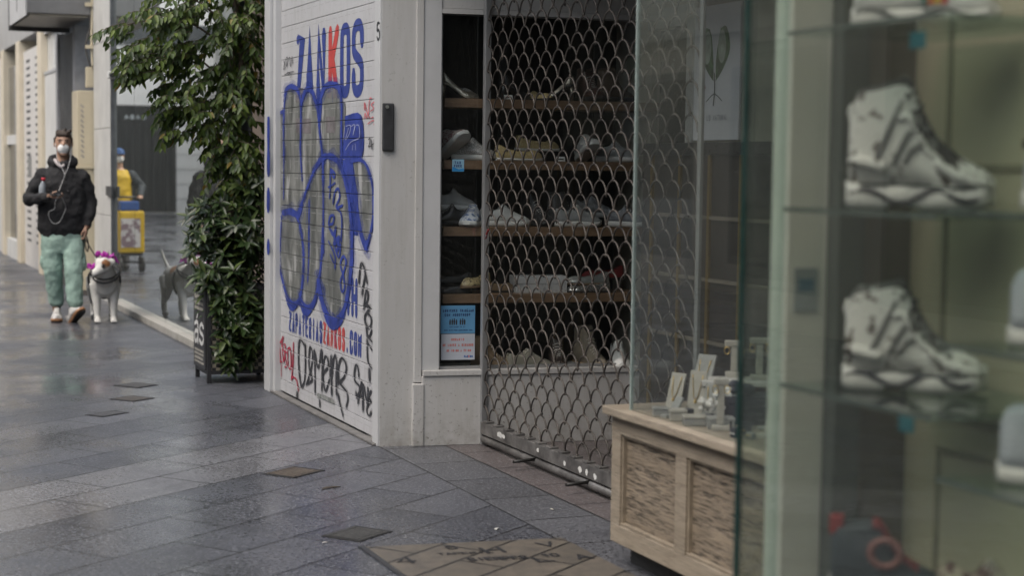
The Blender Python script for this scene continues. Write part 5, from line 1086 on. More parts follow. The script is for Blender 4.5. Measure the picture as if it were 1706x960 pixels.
for i, (y0, y1, h, c) in enumerate(((-14, -2, 5.6, (.50, .48, .44)), (-1.9, 9, 4.9, (.56, .55, .52)), (9.1, 24, 6.0, (.46, .42, .36)), (24.1, 46.8, 6.4, (.52, .52, .50)))):
    lab = ('cream building across the street behind the camera', 'white building across the street opposite the shutter', 'tan building across the street opposite the planter', 'grey building across the street furthest along')[i]
    t = plain_building('opposite_building', lab, -9, -4.6, y0, y1, h, c); t['group'] = 'buildings across the street'
    y = y0+.8; k = 0
    while y+2.2 < y1:
        fr = obj('window', B(-4.63, -4.598, y, y+2.0, .35, 2.7), M((.10, .10, .10), .4, name='shop frame'), t)
        obj('pane', B(-4.622, -4.597+.004, y+.08, y+1.92, .45, 2.6), M((.04, .045, .05), .06, .3, 1, name='shop pane'), fr, local=False)
        for fl in (4.0, 6.6):
            if fl+1.2 < h: obj('window', B(-4.62, -4.59, y+.4, y+1.5, fl, fl+1.1), M((.07, .08, .09), .1, .3, 1, name='upper pane'), t)
        y += 2.9
    obj('cornice', B(-4.75+.001, -4.45, y0+.002, y1-.002, 3.1, 3.35), M(tuple(x*.8 for x in c), .6, .06, name='cornice'), t)

# ------------------------------------------------------------------ planter and plants
def leaf_mat(name, c0, c1, c2, rough, trans=.25):
    m, nt, out = new_mat(name)
    g = nd(nt, 'ShaderNodeNewGeometry'); r = g.outputs['Random Per Island']
    rp = nd(nt, 'ShaderNodeValToRGB'); cr = rp.color_ramp; cr.elements[0].color = (*c0, 1); cr.elements[1].color = (*c2, 1)
    cr.elements[0].position = .1; cr.elements[1].position = .97
    e = cr.elements.new(.6); e.color = (*c1, 1)
    L(nt, r, rp.inputs[0])
    p = nd(nt, 'ShaderNodeBsdfPrincipled'); L(nt, rp.outputs[0], p.inputs['Base Color']); p.inputs['Roughness'].default_value = rough
    tr = nd(nt, 'ShaderNodeBsdfTranslucent'); L(nt, mix_c(nt, .5, rp.outputs[0], (.12, .16, .02)), tr.inputs[0])
    mx = nd(nt, 'ShaderNodeMixShader'); mx.inputs[0].default_value = trans
    L(nt, p.outputs[0], mx.inputs[1]); L(nt, tr.outputs[0], mx.inputs[2]); L(nt, mx.outputs[0], out.inputs[0]); return m
def leaf(bm, p, d, up, Lf, w, curl=.25, mat=0):
    d = d.normalized(); s = d.cross(up)
    if s.length < 1e-3: s = Vector((1, 0, 0))
    s.normalize(); n = s.cross(d).normalized()
    def pt(a, b, c): return bm.verts.new(p+d*a*Lf+s*b*w+n*c*Lf)
    fold = .16*w/Lf*2
    a0 = pt(0, 0, 0); m1 = pt(.35, 0, -.02); m2 = pt(.7, 0, -.10*curl*4); tp = pt(1, 0, -.28*curl*2)
    l1 = pt(.3, -.5, fold*.6); l2 = pt(.66, -.38, fold*.5-.08*curl*4); r1 = pt(.3, .5, fold*.6); r2 = pt(.66, .38, fold*.5-.08*curl*4)
    for f in ((a0, m1, l1), (l1, m1, m2, l2), (l2, m2, tp), (a0, r1, m1), (m1, r1, r2, m2), (m2, r2, tp)):
        q = bm.faces.new(f); q.smooth = True; q.material_index = mat
def inside(c, r): 
    while True:
        v = Vector((rnd.uniform(-1, 1), rnd.uniform(-1, 1), rnd.uniform(-1, 1)))
        if v.length < 1: return Vector((c[0]+v.x*r[0], c[1]+v.y*r[1], c[2]+v.z*r[2])), v
FIG = leaf_mat('fig leaf', (.020, .042, .009), (.058, .102, .018), (.14, .19, .04), .48, .35)
FIGD = leaf_mat('autumn fig leaf', (.16, .10, .01), (.2, .15, .015), (.22, .19, .03), .45, .3)
LAU = leaf_mat('laurel leaf', (.012, .026, .009), (.028, .052, .015), (.075, .105, .03), .36, .15)
BARK = M((.10, .075, .055), .8, .3, 30, .3, name='bark')
tr = thing('climbing_fig', 'climbing fig with drooping pale green leaves spilling over the street above the planter', 'tree', (2.62, 11.42, .55))
trunk = bmesh.new(); fol = bmesh.new()
tube(trunk, spline([(2.62, 11.42, .55), (2.60, 11.40, 1.0), (2.65, 11.45, 1.5), (2.60, 11.4, 2.0), (2.66, 11.45, 2.6), (2.62, 11.4, 3.1)], 5), [.028-.0006*i for i in range(26)], 8)
tube(trunk, spline([(2.66, 11.45, .55), (2.70, 11.40, 1.1), (2.60, 11.44, 1.6), (2.68, 11.4, 2.2), (2.58, 11.5, 3.0)], 5), [.018]*21, 8)
CL = [((2.66, 11.40, 2.55), (.25, .30, .62), 120), ((2.66, 11.4, 1.72), (.23, .26, .50), 85), ((2.70, 11.42, 1.42), (.18, .22, .30), 34),
 ((2.40, 11.38, 2.62), (.36, .30, .35), 46), ((2.22, 11.35, 2.30), (.22, .24, .20), 32), ((2.02, 11.32, 2.20), (.20, .18, .14), 26), ((1.93, 11.32, 2.11), (.12, .14, .10), 9),
 ((2.36, 11.36, 2.05), (.24, .24, .20), 28), ((2.22, 11.34, 1.93), (.16, .18, .11), 14), ((2.38, 11.36, 1.78), (.18, .2, .16), 20), ((2.16, 11.34, 1.80), (.10, .12, .06), 5), ((2.20, 11.34, 1.67), (.11, .1, .05), 6), ((2.46, 11.36, 1.56), (.08, .14, .12), 6),
 ((2.52, 11.38, 1.42), (.07, .12, .10), 4), ((1.80, 11.30, 2.36), (.10, .08, .05), 5), ((2.04, 11.3, 2.46), (.16, .12, .06), 9), ((2.24, 11.32, 2.52), (.12, .14, .10), 10)]
twigs = bmesh.new()
for c, r, n in CL:
    for _ in range(n):
        p, v = inside(c, r)
        root = Vector((2.62+rnd.uniform(-.06, .06), 11.42, p.z+.15+.25*(2.62-p.x)))
        out = (p-root); out.z *= .3
        if out.length < .02: out = Vector((rnd.uniform(-1, 1), rnd.uniform(-1, .3), 0))
        out.normalize()
        out = (out+Vector((rnd.uniform(-.6, .6), rnd.uniform(-.7, .3), rnd.uniform(-.3, .2)))).normalized()
        ln = rnd.uniform(.12, .24); mid = p-out*ln*.5; end = p+out*ln*.5; end.z -= .05
        tube(twigs, [mid, p, end], [.003, .0022, .0012], 5)
        k = int(ln/.0165)
        for i in range(k):
            q = mid.lerp(p, i*2/k) if i*2 < k else p.lerp(end, i*2/k-1)
            sd = 1 if i % 2 else -1
            side = out.cross(Vector((0, 0, 1))).normalized()*sd
            d = (out*.5+side*.7+Vector((rnd.uniform(-.35, .35), rnd.uniform(-.35, .35), -.75+rnd.uniform(-.4, .35))))
            up = Vector((rnd.uniform(-.5, .5), -.6+rnd.uniform(-.5, .5), .8))
            leaf(fol, q, d, up, rnd.uniform(.042, .088), rnd.uniform(.022, .037), rnd.uniform(.1, .4), 1 if rnd.random() < .02 else 0)
for (a, b, c) in (((2.62, 11.42, 2.25), (2.25, 11.36, 2.45), (1.80, 11.3, 2.37)), ((2.62, 11.42, 2.0), (2.3, 11.36, 2.22), (1.92, 11.32, 2.12)), ((2.62, 11.42, 1.7), (2.4, 11.36, 1.9), (2.12, 11.33, 1.80)), ((2.62, 11.42, 2.4), (2.3, 11.36, 2.6), (2.0, 11.32, 2.48)), ((2.62, 11.42, 1.6), (2.42, 11.36, 1.75), (2.2, 11.33, 1.66)), ((2.62, 11.42, 1.5), (2.5, 11.38, 1.6), (2.40, 11.36, 1.38))):
    tube(twigs, spline([a, b, c], 6), [.009-.0006*i for i in range(13)], 6)
add_bm(trunk, twigs); twigs.free()
obj('trunk', trunk, BARK, tr, recalc=False, smooth=True); obj('foliage', fol, [FIG, FIGD], tr, recalc=False)
sh = thing('laurel_shrub', 'dark glossy laurel shrub filling the planter down to the ground', 'shrub', (2.62, 11.38, .55))
fol = bmesh.new(); trunk = bmesh.new()
SL = [((2.62, 11.34, 1.05), (.27, .28, .34), 95), ((2.62, 11.32, .72), (.24, .26, .34), 70), ((2.66, 11.24, .40), (.21, .2, .27), 64), ((2.62, 11.2, .20), (.16, .10, .10), 10), ((2.40, 11.34, 1.02), (.12, .2, .26), 26), ((2.44, 11.26, .70), (.10, .14, .12), 16), ((2.50, 11.18, .42), (.09, .06, .24), 18), ((2.32, 11.32, .72), (.06, .08, .03), 3), ((2.74, 11.3, 1.25), (.12, .2, .2), 18)]
for c, r, n in SL:
    for _ in range(n):
        p, v = inside(c, r)
        ax = Vector((2.62, 11.42, p.z-.12)); out = (p-ax).normalized()
        out = (out+Vector((rnd.uniform(-.5, .5), rnd.uniform(-.6, .3), rnd.uniform(-.1, .6)))).normalized()
        tube(trunk, [p-out*.16, p-out*.05, p], [.004, .003, .002], 5)
        x, y = frame_at(out)
        k = rnd.randint(6, 9); ph = rnd.random()*6
        for i in range(k):
            a = ph+i*2.4
            d = out*(.35+.09*i*.6)+(x*math.cos(a)+y*math.sin(a))*1.0+Vector((0, 0, -.25))
            leaf(fol, p-out*(.05*(1-i/k)), d, out+Vector((0, 0, .4)), rnd.uniform(.06, .13), rnd.uniform(.022, .044), rnd.uniform(.08, .3))
for i in range(7): tube(trunk, spline([(2.56+.02*i, 11.4, .45), (2.54+.025*i, 11.38+.02*(i % 3), .8), (2.46+.05*i, 11.34, 1.2)], 5), .009, 6)
obj('trunk', trunk, BARK, sh, recalc=False, smooth=True); obj('foliage', fol, [LAU], sh, recalc=False)
t = PL = thing('planter', 'black metal framed planter box on short feet below the leafy shrub', 'planter', (2.62, 11.4, 0))
KM = M((.022, .022, .024), .45, .2, 15, name='black metal')
bm = bmesh.new()
x0, x1, y0, y1 = 2.40, 2.86, 11.20, 11.60
for x in (x0, x1-.028):
    for y in (y0, y1-.028): box(bm, x, x+.028, y, y+.028, .0, .655, .003)
for z in (.06, .630):
    box(bm, x0+.0285, x1-.0285, y0+.001, y0+.025, z, z+.024); box(bm, x0+.0285, x1-.0285, y1-.025, y1-.001, z, z+.024)
    box(bm, x0+.001, x0+.025, y0+.0285, y1-.0285, z, z+.024); box(bm, x1-.025, x1-.001, y0+.0285, y1-.0285, z, z+.024)
obj('frame', bm, KM, t)
def weave():
    m, nt, out = new_mat('woven panel'); v = coords(nt); n = nd(nt, 'ShaderNodeTexChecker'); n.inputs['Scale'].default_value = 38
    n.inputs['Color1'].default_value = (.24, .21, .16, 1); n.inputs['Color2'].default_value = (.02, .02, .02, 1); L(nt, v, n.inputs['Vector'])
    principled(nt, out, n.outputs[0], .6); return m
obj('woven_panel', B(x0+.03, x1-.03, y0+.012, y0+.02, .085, .629), weave(), t)
obj('tub', B(x0+.032, x1-.032, y0+.03, y1-.03, .09, .60), M((.03, .027, .024), .7, name='plastic tub'), t)
obj('soil', B(x0+.034, x1-.034, y0+.032, y1-.032, .601, .612), M((.03, .022, .016), .9, .3, 60, .4, name='soil'), t)
t = thing('menu_board', 'narrow black board with pale lines of writing and two looping letters on the planter side', 'sign', (2.39, 11.4, .3))
obj('board', B(2.386, 2.3985, 11.225, 11.575, .09, .628), M((.04, .04, .042), .5, .15, name='chalk board'), t)
fn = lambda a, b, o: (2.3855-o, 11.565-a, .10+b)
bm = bmesh.new()
for z, h in ((.46, .03), (.42, .022), (.385, .022), (.10, .016), (.075, .016), (.045, .018), (.02, .014)):
    area(bm, [(.02, z), (.30+.02*math.sin(z*90), z), (.30+.02*math.sin(z*90), z+h), (.02, z+h)], fn, 0, False)
obj('writing', bm, M((.30, .285, .25), .6, .35, 60, name='chalk lines'), t, recalc=False)
bm = bmesh.new()
def loopy(s, x):
    for pl in GL[s]: ribbon(bm, [(x+a*.13, .16+b*.2) for a, b in pl], .028, fn, .0006)
loopy('a', .03); loopy('s', .19); ribbon(bm, [(.10, .325), (.13, .35)], .02, fn, .0006)
obj('lettering', bm, M((.55, .55, .54), .6, name='white lettering'), t, recalc=False)
# ------------------------------------------------------------------ people and the dog
SKIN = M((.44, .27, .19), .5, .08, 12, name='skin'); HAIRM = M((.045, .028, .018), .55, .35, 60, .4, name='brown hair')
def finger(bm, p, dirs, r0, lens):
    pts = [Vector(p)]
    for d, l in zip(dirs, lens): pts.append(pts[-1]+Vector(d).normalized()*l)
    tube(bm, pts, [r0*(1-.12*i) for i in range(len(pts))], 8); ball(bm, pts[-1], r0*(1-.12*(len(pts)-1)), 8)
def wear_shoe(t, person, loc, rot, name='shoe'):
    """turn a shoe thing into a part of a person: the upper carries the sole and laces"""
    ch = list(t.children); up = [c for c in ch if c.name.startswith('upper')][0]
    up.name = name; up.parent = person; up.location = loc; up.rotation_euler = rot
    for c in ch:
        if c is not up: c.parent = up
    bpy.data.objects.remove(t)
MX, MY, MR = 2.075, 16.05, R(-7.4)
P = MAN = thing('person', 'man in black hoodie, mint joggers and white mask walking a dog and holding a phone', 'person', (MX, MY, 0), MR)
bm = bmesh.new()
ball(bm, (.022, -.005, 1.655), (.074, .092, .105), 20); ball(bm, (.022, -.035, 1.60), (.060, .062, .075), 16); ball(bm, (.022, -.085, 1.555), (.032, .022, .025), 12)
tube(bm, [(.02, .015, 1.60), (.015, .02, 1.50), (.01, .025, 1.42)], [.055, .055, .065], 14)
tube(bm, [(.022, -.090, 1.665), (.022, -.108, 1.635), (.022, -.10, 1.618)], [.010, .016, .010], 8)
for s in (-1, 1): ball(bm, (.022+s*.078, .005, 1.645), (.012, .022, .032), 10)
tube(bm, [(.01, .02, 1.44), (.01, .02, 1.36), (.01, .01, 1.15), (.01, .01, .95), (.01, .01, .84)], [(.10, .08), (.17, .10), (.15, .10), (.15, .10), (.16, .11)], 16, ref=(0, 1, 0))
ARM_R = [(-.165, .01, 1.335), (-.235, .0, 1.23), (-.285, -.02, 1.13), (-.20, -.15, 1.14), (-.105, -.25, 1.16)]
ARM_L = [(.185, .01, 1.325), (.24, .015, 1.22), (.268, .02, 1.11), (.25, -.03, .98), (.222, -.075, .875)]
for A in (ARM_R, ARM_L): tube(bm, A, [.05, .045, .04, .035, .028], 12)
tube(bm, [(-.085, .01, .86), (-.08, -.02, .65), (-.072, -.035, .47), (-.06, .0, .28), (-.048, .02, .08)], [.075, .07, .055, .05, .035], 12)
tube(bm, [(.10, .0, .86), (.105, -.08, .65), (.10, -.13, .48), (.108, -.17, .30), (.118, -.20, .10)], [.075, .07, .055, .05, .035], 12)
# phone hand: palm up under the phone, fingers curled round its far edge
ball(bm, (-.065, -.275, 1.165), (.042, .034, .020), 12, Euler((.2, 0, .5)).to_matrix())
for i in range(4): finger(bm, (-.045+.004*i, -.298+.012*i, 1.160-.002*i), [(1, -.25, .05), (.7, -.2, .55), (-.1, -.1, 1)], .0095-.0006*(i == 3), (.035-.003*abs(i-1.2), .024, .018))
finger(bm, (-.085, -.29, 1.175), [(.5, -.4, .8), (.95, -.1, .35)], .0105, (.03, .03))
# leash hand, hanging and closed
ball(bm, (.215, -.085, .835), (.022, .038, .045), 12)
for i in range(4): finger(bm, (.205, -.118+.018*i, .808), [(-.1, -.1, -1), (-.75, 0, -.5), (-.3, 0, .9)], .0095, (.034-.002*abs(i-1), .024, .018))
finger(bm, (.20, -.11, .845), [(-.5, -.6, -.6), (-.2, -.2, -1)], .0105, (.032, .028))
o = obj('body', bm, SKIN, P, local=True, recalc=True); voxel(o, .0062, 2)
bm = bmesh.new()
for s in (-1, 1): ball(bm, (.022+s*.032, -.083, 1.664), (.013, .008, .006), 8)
obj('eyes', bm, M((.03, .022, .018), .2, name='eye'), P, local=True, smooth=True)
bm = bmesh.new()
for s in (-1, 1): tube(bm, [(.022+s*.014, -.094, 1.680), (.022+s*.034, -.090, 1.685), (.022+s*.052, -.078, 1.679)], [.004, .0055, .003], 6)
obj('eyebrows', bm, HAIRM, P, local=True)
bm = bmesh.new()
ball(bm, (.022, .018, 1.69), (.080, .088, .078), 18); ball(bm, (.018, -.050, 1.738), (.070, .046, .030), 14, Euler((.45, .1, 0)).to_matrix())
ball(bm, (.05, -.055, 1.735), (.04, .036, .022), 12, Euler((.5, .5, 0)).to_matrix())
for s in (-1, 1): tube(bm, [(.022+s*.073, .0, 1.70), (.022+s*.077, -.012, 1.665), (.022+s*.074, -.010, 1.64)], [.016, .010, .005], 8)
for i in range(46):
    a = rnd.uniform(-1.1, 1.1); q = Vector((.022+.062*math.sin(a), -.052*math.cos(a)+rnd.uniform(-.01, .07), 1.735+.022*math.cos(a)*rnd.random()))
    d = Vector((.004+rnd.uniform(-.025, .025), -.022+rnd.uniform(-.015, .015), .012+rnd.uniform(-.012, .02)))
    tube(bm, [q, q+d*.6+Vector((0, 0, .008)), q+d*1.15], [.013, .009, .004], 6)
o = obj('hair', bm, HAIRM, P, local=True); voxel(o, .0055, 1, .010, .02)
bm = bmesh.new(); ball(bm, (.022, -.070, 1.598), (.055, .048, .052), 20); ball(bm, (.022, -.092, 1.610), (.024, .030, .036), 14); ball(bm, (.022, -.075, 1.560), (.036, .032, .022), 12)
o = obj('face_mask', bm, M((.70, .70, .69), .7, .04, 30, name='white mask'), P, local=True); voxel(o, .006, 6)
bm = bmesh.new()
for s in (-1, 1):
    tube(bm, [(.022+s*.050, -.06, 1.625), (.022+s*.072, -.03, 1.645), (.022+s*.080, .0, 1.652)], .0022, 5)
obj('mask_strap', bm, WSOLE, P, local=True)
HOOD = M((.016, .016, .018), .85, .25, 30, .35, name='black fleece'); MINT = M((.28, .40, .345), .75, .10, 12, .25, name='mint cotton')
bm = bmesh.new()
tube(bm, [(.012, .01, .785), (.012, .01, .80), (.014, .008, .86), (.012, .0, 1.0), (.01, .0, 1.16), (.008, .0, 1.27), (.01, .01, 1.345), (.012, .02, 1.42), (.014, .025, 1.48)],
     [(.195, .125), (.20, .13), (.232, .15), (.225, .15), (.222, .148), (.222, .14), (.19, .125), (.125, .10), (.08, .075)], 24, ref=(0, 1, 0))
tube(bm, ARM_R, [.074, .068, .062, .052, .040], 14); tube(bm, ARM_L, [.074, .067, .060, .054, .042], 14)
ball(bm, ARM_R[0], .082, 14); ball(bm, ARM_L[0], .082, 14); ball(bm, ARM_R[2], .068, 12)
tube(bm, [(.012+.105*math.cos(a), .03+.085*math.sin(a), 1.485+.035*math.sin(a)) for a in (k*2*math.pi/18 for k in range(18))], .040, 10, closed=True)
ball(bm, (.01, .12, 1.42), (.12, .06, .10), 12)
o = obj('hoodie', bm, HOOD, P, local=True); voxel(o, .0095, 2, .032, .085)
bm = bmesh.new()
tube(bm, [(.015+.022*s, -.128+.004*i, 1.42-.07*i) for s in (1,) for i in range(3)], .004, 6); ball(bm, (.06, -.148, 1.21), (.010, .004, .010), 8)
obj('drawstring', bm, M((.05, .05, .05), .7, name='drawstring'), P, local=True)
bm = bmesh.new(); tube(bm, spline([(-.055, -.055, 1.50), (-.035, -.088, 1.465), (.0, -.105, 1.435), (.03, -.10, 1.45)], 4), .014, 8); obj('tee_collar', bm, M((.55, .50, .50), .7, name='pale tee'), P, local=True, smooth=True)
bm = bmesh.new()
tube(bm, [(.012, .01, .86), (.012, .01, .78), (.012, .0, .70), (.012, .0, .63)], [(.19, .13), (.20, .135), (.20, .135), (.16, .11)], 20, ref=(0, 1, 0))
LEG_R = [(-.085, .01, .76), (-.085, -.01, .62), (-.078, -.035, .47), (-.062, -.005, .30), (-.05, .015, .17), (-.048, .018, .135)]
LEG_L = [(.105, -.01, .76), (.112, -.08, .62), (.108, -.135, .47), (.110, -.165, .30), (.116, -.195, .175), (.118, -.20, .14)]
for A in (LEG_R, LEG_L): tube(bm, A, [.104, .098, .086, .078, .070, .048], 16)
ball(bm, (-.175, .0, .55), (.02, .06, .075), 10); ball(bm, (.205, -.09, .54), (.02, .06, .075), 10)
o = obj('joggers', bm, MINT, P, local=True); voxel(o, .010, 3, .024, .07)
bm = bmesh.new(); tube(bm, [(LEG_R[-1][0], .018, .15), (-.048, .018, .118)], [.042, .040], 12); tube(bm, [(.118, -.20, .155), (.12, -.205, .122)], [.042, .040], 12)
obj('cuffs', bm, M((.20, .30, .27), .8, .1, 40, name='ribbed cuff'), P, local=True)
MSH = patchy('white and grey suede', (.52, .51, .49), (.30, .29, .28), 16, .5, .54); GUM = M((.34, .17, .08), .5, .15, name='gum rubber')
for loc, rot in (((-.046, -.055, .0), (0, 0, R(-92))), ((.135, -.285, .045), (R(14), R(-33), R(-66)))):
    s = shoe('trainer', (0, 0, 0), 0, 'x', MSH, GUM, LEA_K, PEARL, .285)
    if loc[0] > 0:
        b = bmesh.new(); b3 = bmesh.new()
        tube(b3, [(x, 0, -.003) for x in (-.13, -.06, .03, .10, .145)], [(.032, .003), (.037, .003), (.05, .003), (.05, .003), (.025, .003)], 12, ref=(0, 0, 1)); add_bm(b, b3)
        obj('outsole', b, KSOLE, s, local=True)
    wear_shoe(s, P, loc, rot)
def man_pt(x, y, z): return MW[P] @ Vector((x, y, z))
t = thing('phone', 'black phone held flat in the man\'s right hand', 'phone', tuple(man_pt(-.03, -.30, 1.185)), MR)
bm = bmesh.new(); box(bm, -.068, .040, -.036, .036, -.004, .005, .003); bm.transform(Matrix.Rotation(.3, 4, 'X')); obj('body', bm, LEA_K, t, local=True)
bm = bmesh.new(); box(bm, -.063, .035, -.032, .032, .0052, .0062); bm.transform(Matrix.Rotation(.3, 4, 'X')); obj('screen', bm, M((.02, .022, .025), .1, name='screen glass'), t, local=True)
t = thing('water_bottle', 'clear water bottle with a red cap tucked under the man\'s bent arm', 'bottle', tuple(man_pt(-.16, -.17, 1.19)), MR)
bm = bmesh.new(); tube(bm, [(-.01, .01, -.05), (-.008, .006, .0), (-.004, .0, .07), (.0, -.004, .10), (.002, -.006, .115)], [.030, .031, .031, .016, .012], 14); obj('body', bm, M((.34, .37, .40), .12, .15, 30, name='clear plastic'), t, local=True, smooth=True)
bm = bmesh.new(); tube(bm, [(.002, -.006, .1155), (.003, -.008, .142)], [.018, .018], 14); obj('cap', bm, M((.55, .02, .04), .4, name='red cap'), t, local=True)
bm = bmesh.new()
for pts in ([(-.05, -.03, 1.64), (-.035, -.085, 1.52), (.0, -.125, 1.44), (.03, -.155, 1.36), (.005, -.165, 1.28), (-.02, -.22, 1.215)], [(.095, -.02, 1.64), (.085, -.10, 1.52), (.06, -.15, 1.42), (.03, -.155, 1.36)],
            [(-.02, -.335, 1.18), (-.055, -.30, 1.11), (-.06, -.25, 1.05), (-.11, -.22, 1.02), (-.105, -.20, .96), (-.07, -.195, .915), (-.02, -.195, .925), (.02, -.20, 1.0), (.04, -.20, 1.06), (.02, -.27, 1.12), (.0, -.31, 1.17)]):
    tube(bm, spline([man_pt(*p) for p in pts], 6), .0028, 6)
o = obj('earphone_cable', bm, M((.5, .5, .5), .5, name='white cable'), None, smooth=True, origin=tuple(man_pt(0, -.2, 1.1))); tag(o, 'thin pale earphone cable looping from the man\'s ears to his phone', 'earphones')

# dog
DX, DY = 2.42, 15.70
D = DOG = thing('dog', 'stocky white dog with a brown eye patch walking beside the man, head turned', 'dog', (DX, DY, 0), R(-6))
def coat():
    m, nt, out = new_mat('short dog coat'); v = coords(nt)
    f = noise_n(nt, v, 60, 3, .6); c = mix_c(nt, f, (.50, .49, .46), (.66, .65, .62))
    def spot(p, r0, r1, col, c):
        d = nd(nt, 'ShaderNodeVectorMath', operation='DISTANCE'); L(nt, v, d.inputs[0]); d.inputs[1].default_value = p
        w = math_n(nt, 'ADD', d.outputs['Value'], math_n(nt, 'MULTIPLY', math_n(nt, 'SUBTRACT', noise_n(nt, v, 25, 2), .5), .03))
        return mix_c(nt, ramp(nt, w, r0, r1, inv=True), c, col)
    c = spot((-.005, -.165, .555), .036, .050, (.20, .085, .03), c); c = spot((-.022, -.175, .535), .022, .034, (.02, .014, .012), c)
    c = spot((-.148, -.20, .475), .026, .034, (.025, .022, .022), c); c = spot((.03, .30, .50), .10, .13, (.24, .12, .06), c); c = spot((-.10, -.185, .435), .020, .03, (.10, .07, .06), c)
    principled(nt, out, c, .75, 0, bump_n(nt, f, .2, .004)); return m
bm = bmesh.new()
tube(bm, [(.0, -.045, .36), (.0, .02, .375), (.0, .16, .375), (.005, .32, .385), (.01, .46, .39), (.01, .56, .385), (.01, .62, .37)], [(.09, .10), (.128, .150), (.135, .150), (.118, .125), (.105, .105), (.105, .105), (.06, .06)], 18, ref=(0, 0, 1))
tube(bm, [(.005, .02, .42), (-.005, -.05, .47), (-.015, -.10, .515)], [.105, .092, .078], 16)
ball(bm, (-.018, -.115, .535), (.080, .082, .078), 18); ball(bm, (-.05, -.15, .505), (.056, .055, .050), 14)
tube(bm, [(-.05, -.145, .50), (-.105, -.175, .470), (-.138, -.192, .458)], [(.050, .044), (.044, .038), (.034, .03)], 14); ball(bm, (-.150, -.20, .468), (.014, .014, .012), 10)
tube(bm, [(.045, -.095, .595), (.068, -.115, .585), (.078, -.13, .545)], [(.022, .012), (.026, .010), (.010, .006)], 10); tube(bm, [(-.055, -.075, .60), (-.075, -.085, .595), (-.088, -.11, .57)], [(.02, .012), (.02, .01), (.008, .006)], 10)
for s in (-1, 1):
    tube(bm, [(s*.085, .05, .36), (s*.082, .045, .25), (s*.076, .03, .17), (s*.074, .015, .08), (s*.073, .0, .035)], [.062, .045, .036, .031, .030], 12); ball(bm, (s*.073, -.028, .026), (.034, .050, .026), 12)
    for q in (-1, 0, 1): ball(bm, (s*.073+q*.020, -.066, .017), (.012, .018, .014), 8)
    tube(bm, [(s*.075, .54, .38), (s*.09, .50, .28), (s*.088, .54, .20), (s*.085, .62, .135), (s*.085, .60, .05)], [.082, .065, .045, .030, .030], 12); ball(bm, (s*.085, .57, .025), (.034, .05, .026), 12)
tube(bm, spline([(.01, .61, .42), (.02, .68, .46), (.05, .74, .56), (.07, .75, .64)], 4), [.026-.0015*i for i in range(13)], 10)
o = obj('body', bm, coat(), D, local=True); voxel(o, .0085, 3)
bm = bmesh.new(); ball(bm, (-.03, -.197, .537), .010, 10); ball(bm, (-.082, -.165, .525), .009, 10); obj('eyes', bm, M((.012, .01, .01), .1, name='dog eye'), D, local=True, smooth=True)
bm = bmesh.new()
for dz, r in ((0, .009), (.032, .006)):
    tube(bm, spline([(-.115, -.06, .425+dz), (-.09, -.115, .395+dz), (-.02, -.125, .378+dz), (.06, -.105, .395+dz), (.118, -.02, .435+dz), (.115, .10, .50), (0, .16, .535), (-.115, .10, .50), (-.122, -.02, .44+dz)], 4), r, 8, closed=False)
tube(bm, spline([(.13, .12, .46), (.14, .14, .36), (.10, .15, .25), (0, .15, .22), (-.10, .15, .25), (-.14, .14, .36), (-.13, .12, .46), (0, .13, .535)], 4), .011, 8)
obj('harness', bm, M((.02, .02, .021), .6, name='black webbing'), D, local=True, smooth=True)
bm = bmesh.new()
for c, n, r in (((.03, -.035, .612), 22, .055), ((-.035, -.03, .635), 16, .04), ((.085, -.01, .575), 10, .03), ((-.125, -.10, .53), 14, .03)):
    for i in range(n):
        p = Vector(c)+Vector((rnd.uniform(-1, 1)*r, rnd.uniform(-.6, .6)*r, rnd.uniform(-.35, .35)*r)); ball(bm, p, (.026, .017, .005), 8, Euler((rnd.random()*3, rnd.random()*3, rnd.random()*3)).to_matrix())
obj('scarf', bm, M((.42, .03, .36), .6, .2, 30, name='magenta ruffle'), D, local=True, label='magenta ruffled scarf')
bm = bmesh.new()
hp = man_pt(.205, -.09, .79); dp = MW[D] @ Vector((.02, .06, .53))
tube(bm, spline([hp+Vector((0, 0, .06)), hp, hp.lerp(dp, .35)+Vector((0, 0, -.045)), hp.lerp(dp, .7)+Vector((0, 0, -.05)), dp], 6), .0065, 8)
lp = [hp+Vector((.0, 0, .0)), hp+Vector((.012, 0, -.10)), hp+Vector((.03, 0, -.14)), hp+Vector((.035, 0, -.06)), hp+Vector((.012, 0, .02))]
tube(bm, spline(lp, 5), .006, 8)
o = obj('leash', bm, M((.05, .04, .035), .6, name='dark leash'), None, smooth=True, origin=tuple(dp)); tag(o, 'dark leash running from the man\'s hand to the dog\'s harness', 'leash')

# woman with a yellow trolley, outside the frame, mirrored in the glass front; she faces down the street
WX, WY = 1.84, 23.4
P = thing('person', 'woman in yellow vest and blue cap pushing a trolley, mirrored in the glass front', 'person', (WX, WY, 0), 0)
bm = bmesh.new()
ball(bm, (0, 0, 1.55), (.072, .09, .105), 16); tube(bm, [(0, .01, 1.5), (0, .02, 1.38)], [.05, .06], 12)
tube(bm, [(0, .02, 1.38), (0, .02, 1.3), (0, .01, 1.1), (0, .01, .85)], [(.08, .07), (.17, .10), (.15, .11), (.17, .12)], 14, ref=(0, 1, 0))
AR = [(-.17, .02, 1.28), (-.30, .0, 1.12), (-.24, -.22, 1.0)]; AL = [(.17, .02, 1.28), (.22, -.02, 1.05), (.12, -.24, .98)]
for A in (AR, AL): tube(bm, A, [.05, .042, .03], 10)
for s, y in ((-.08, .05), (.09, -.12)): tube(bm, [(s, .01, .85), (s, y*.5, .48), (s, y, .07)], [.085, .06, .04], 10); ball(bm, (s, y-.07, .04), (.045, .12, .04), 10)
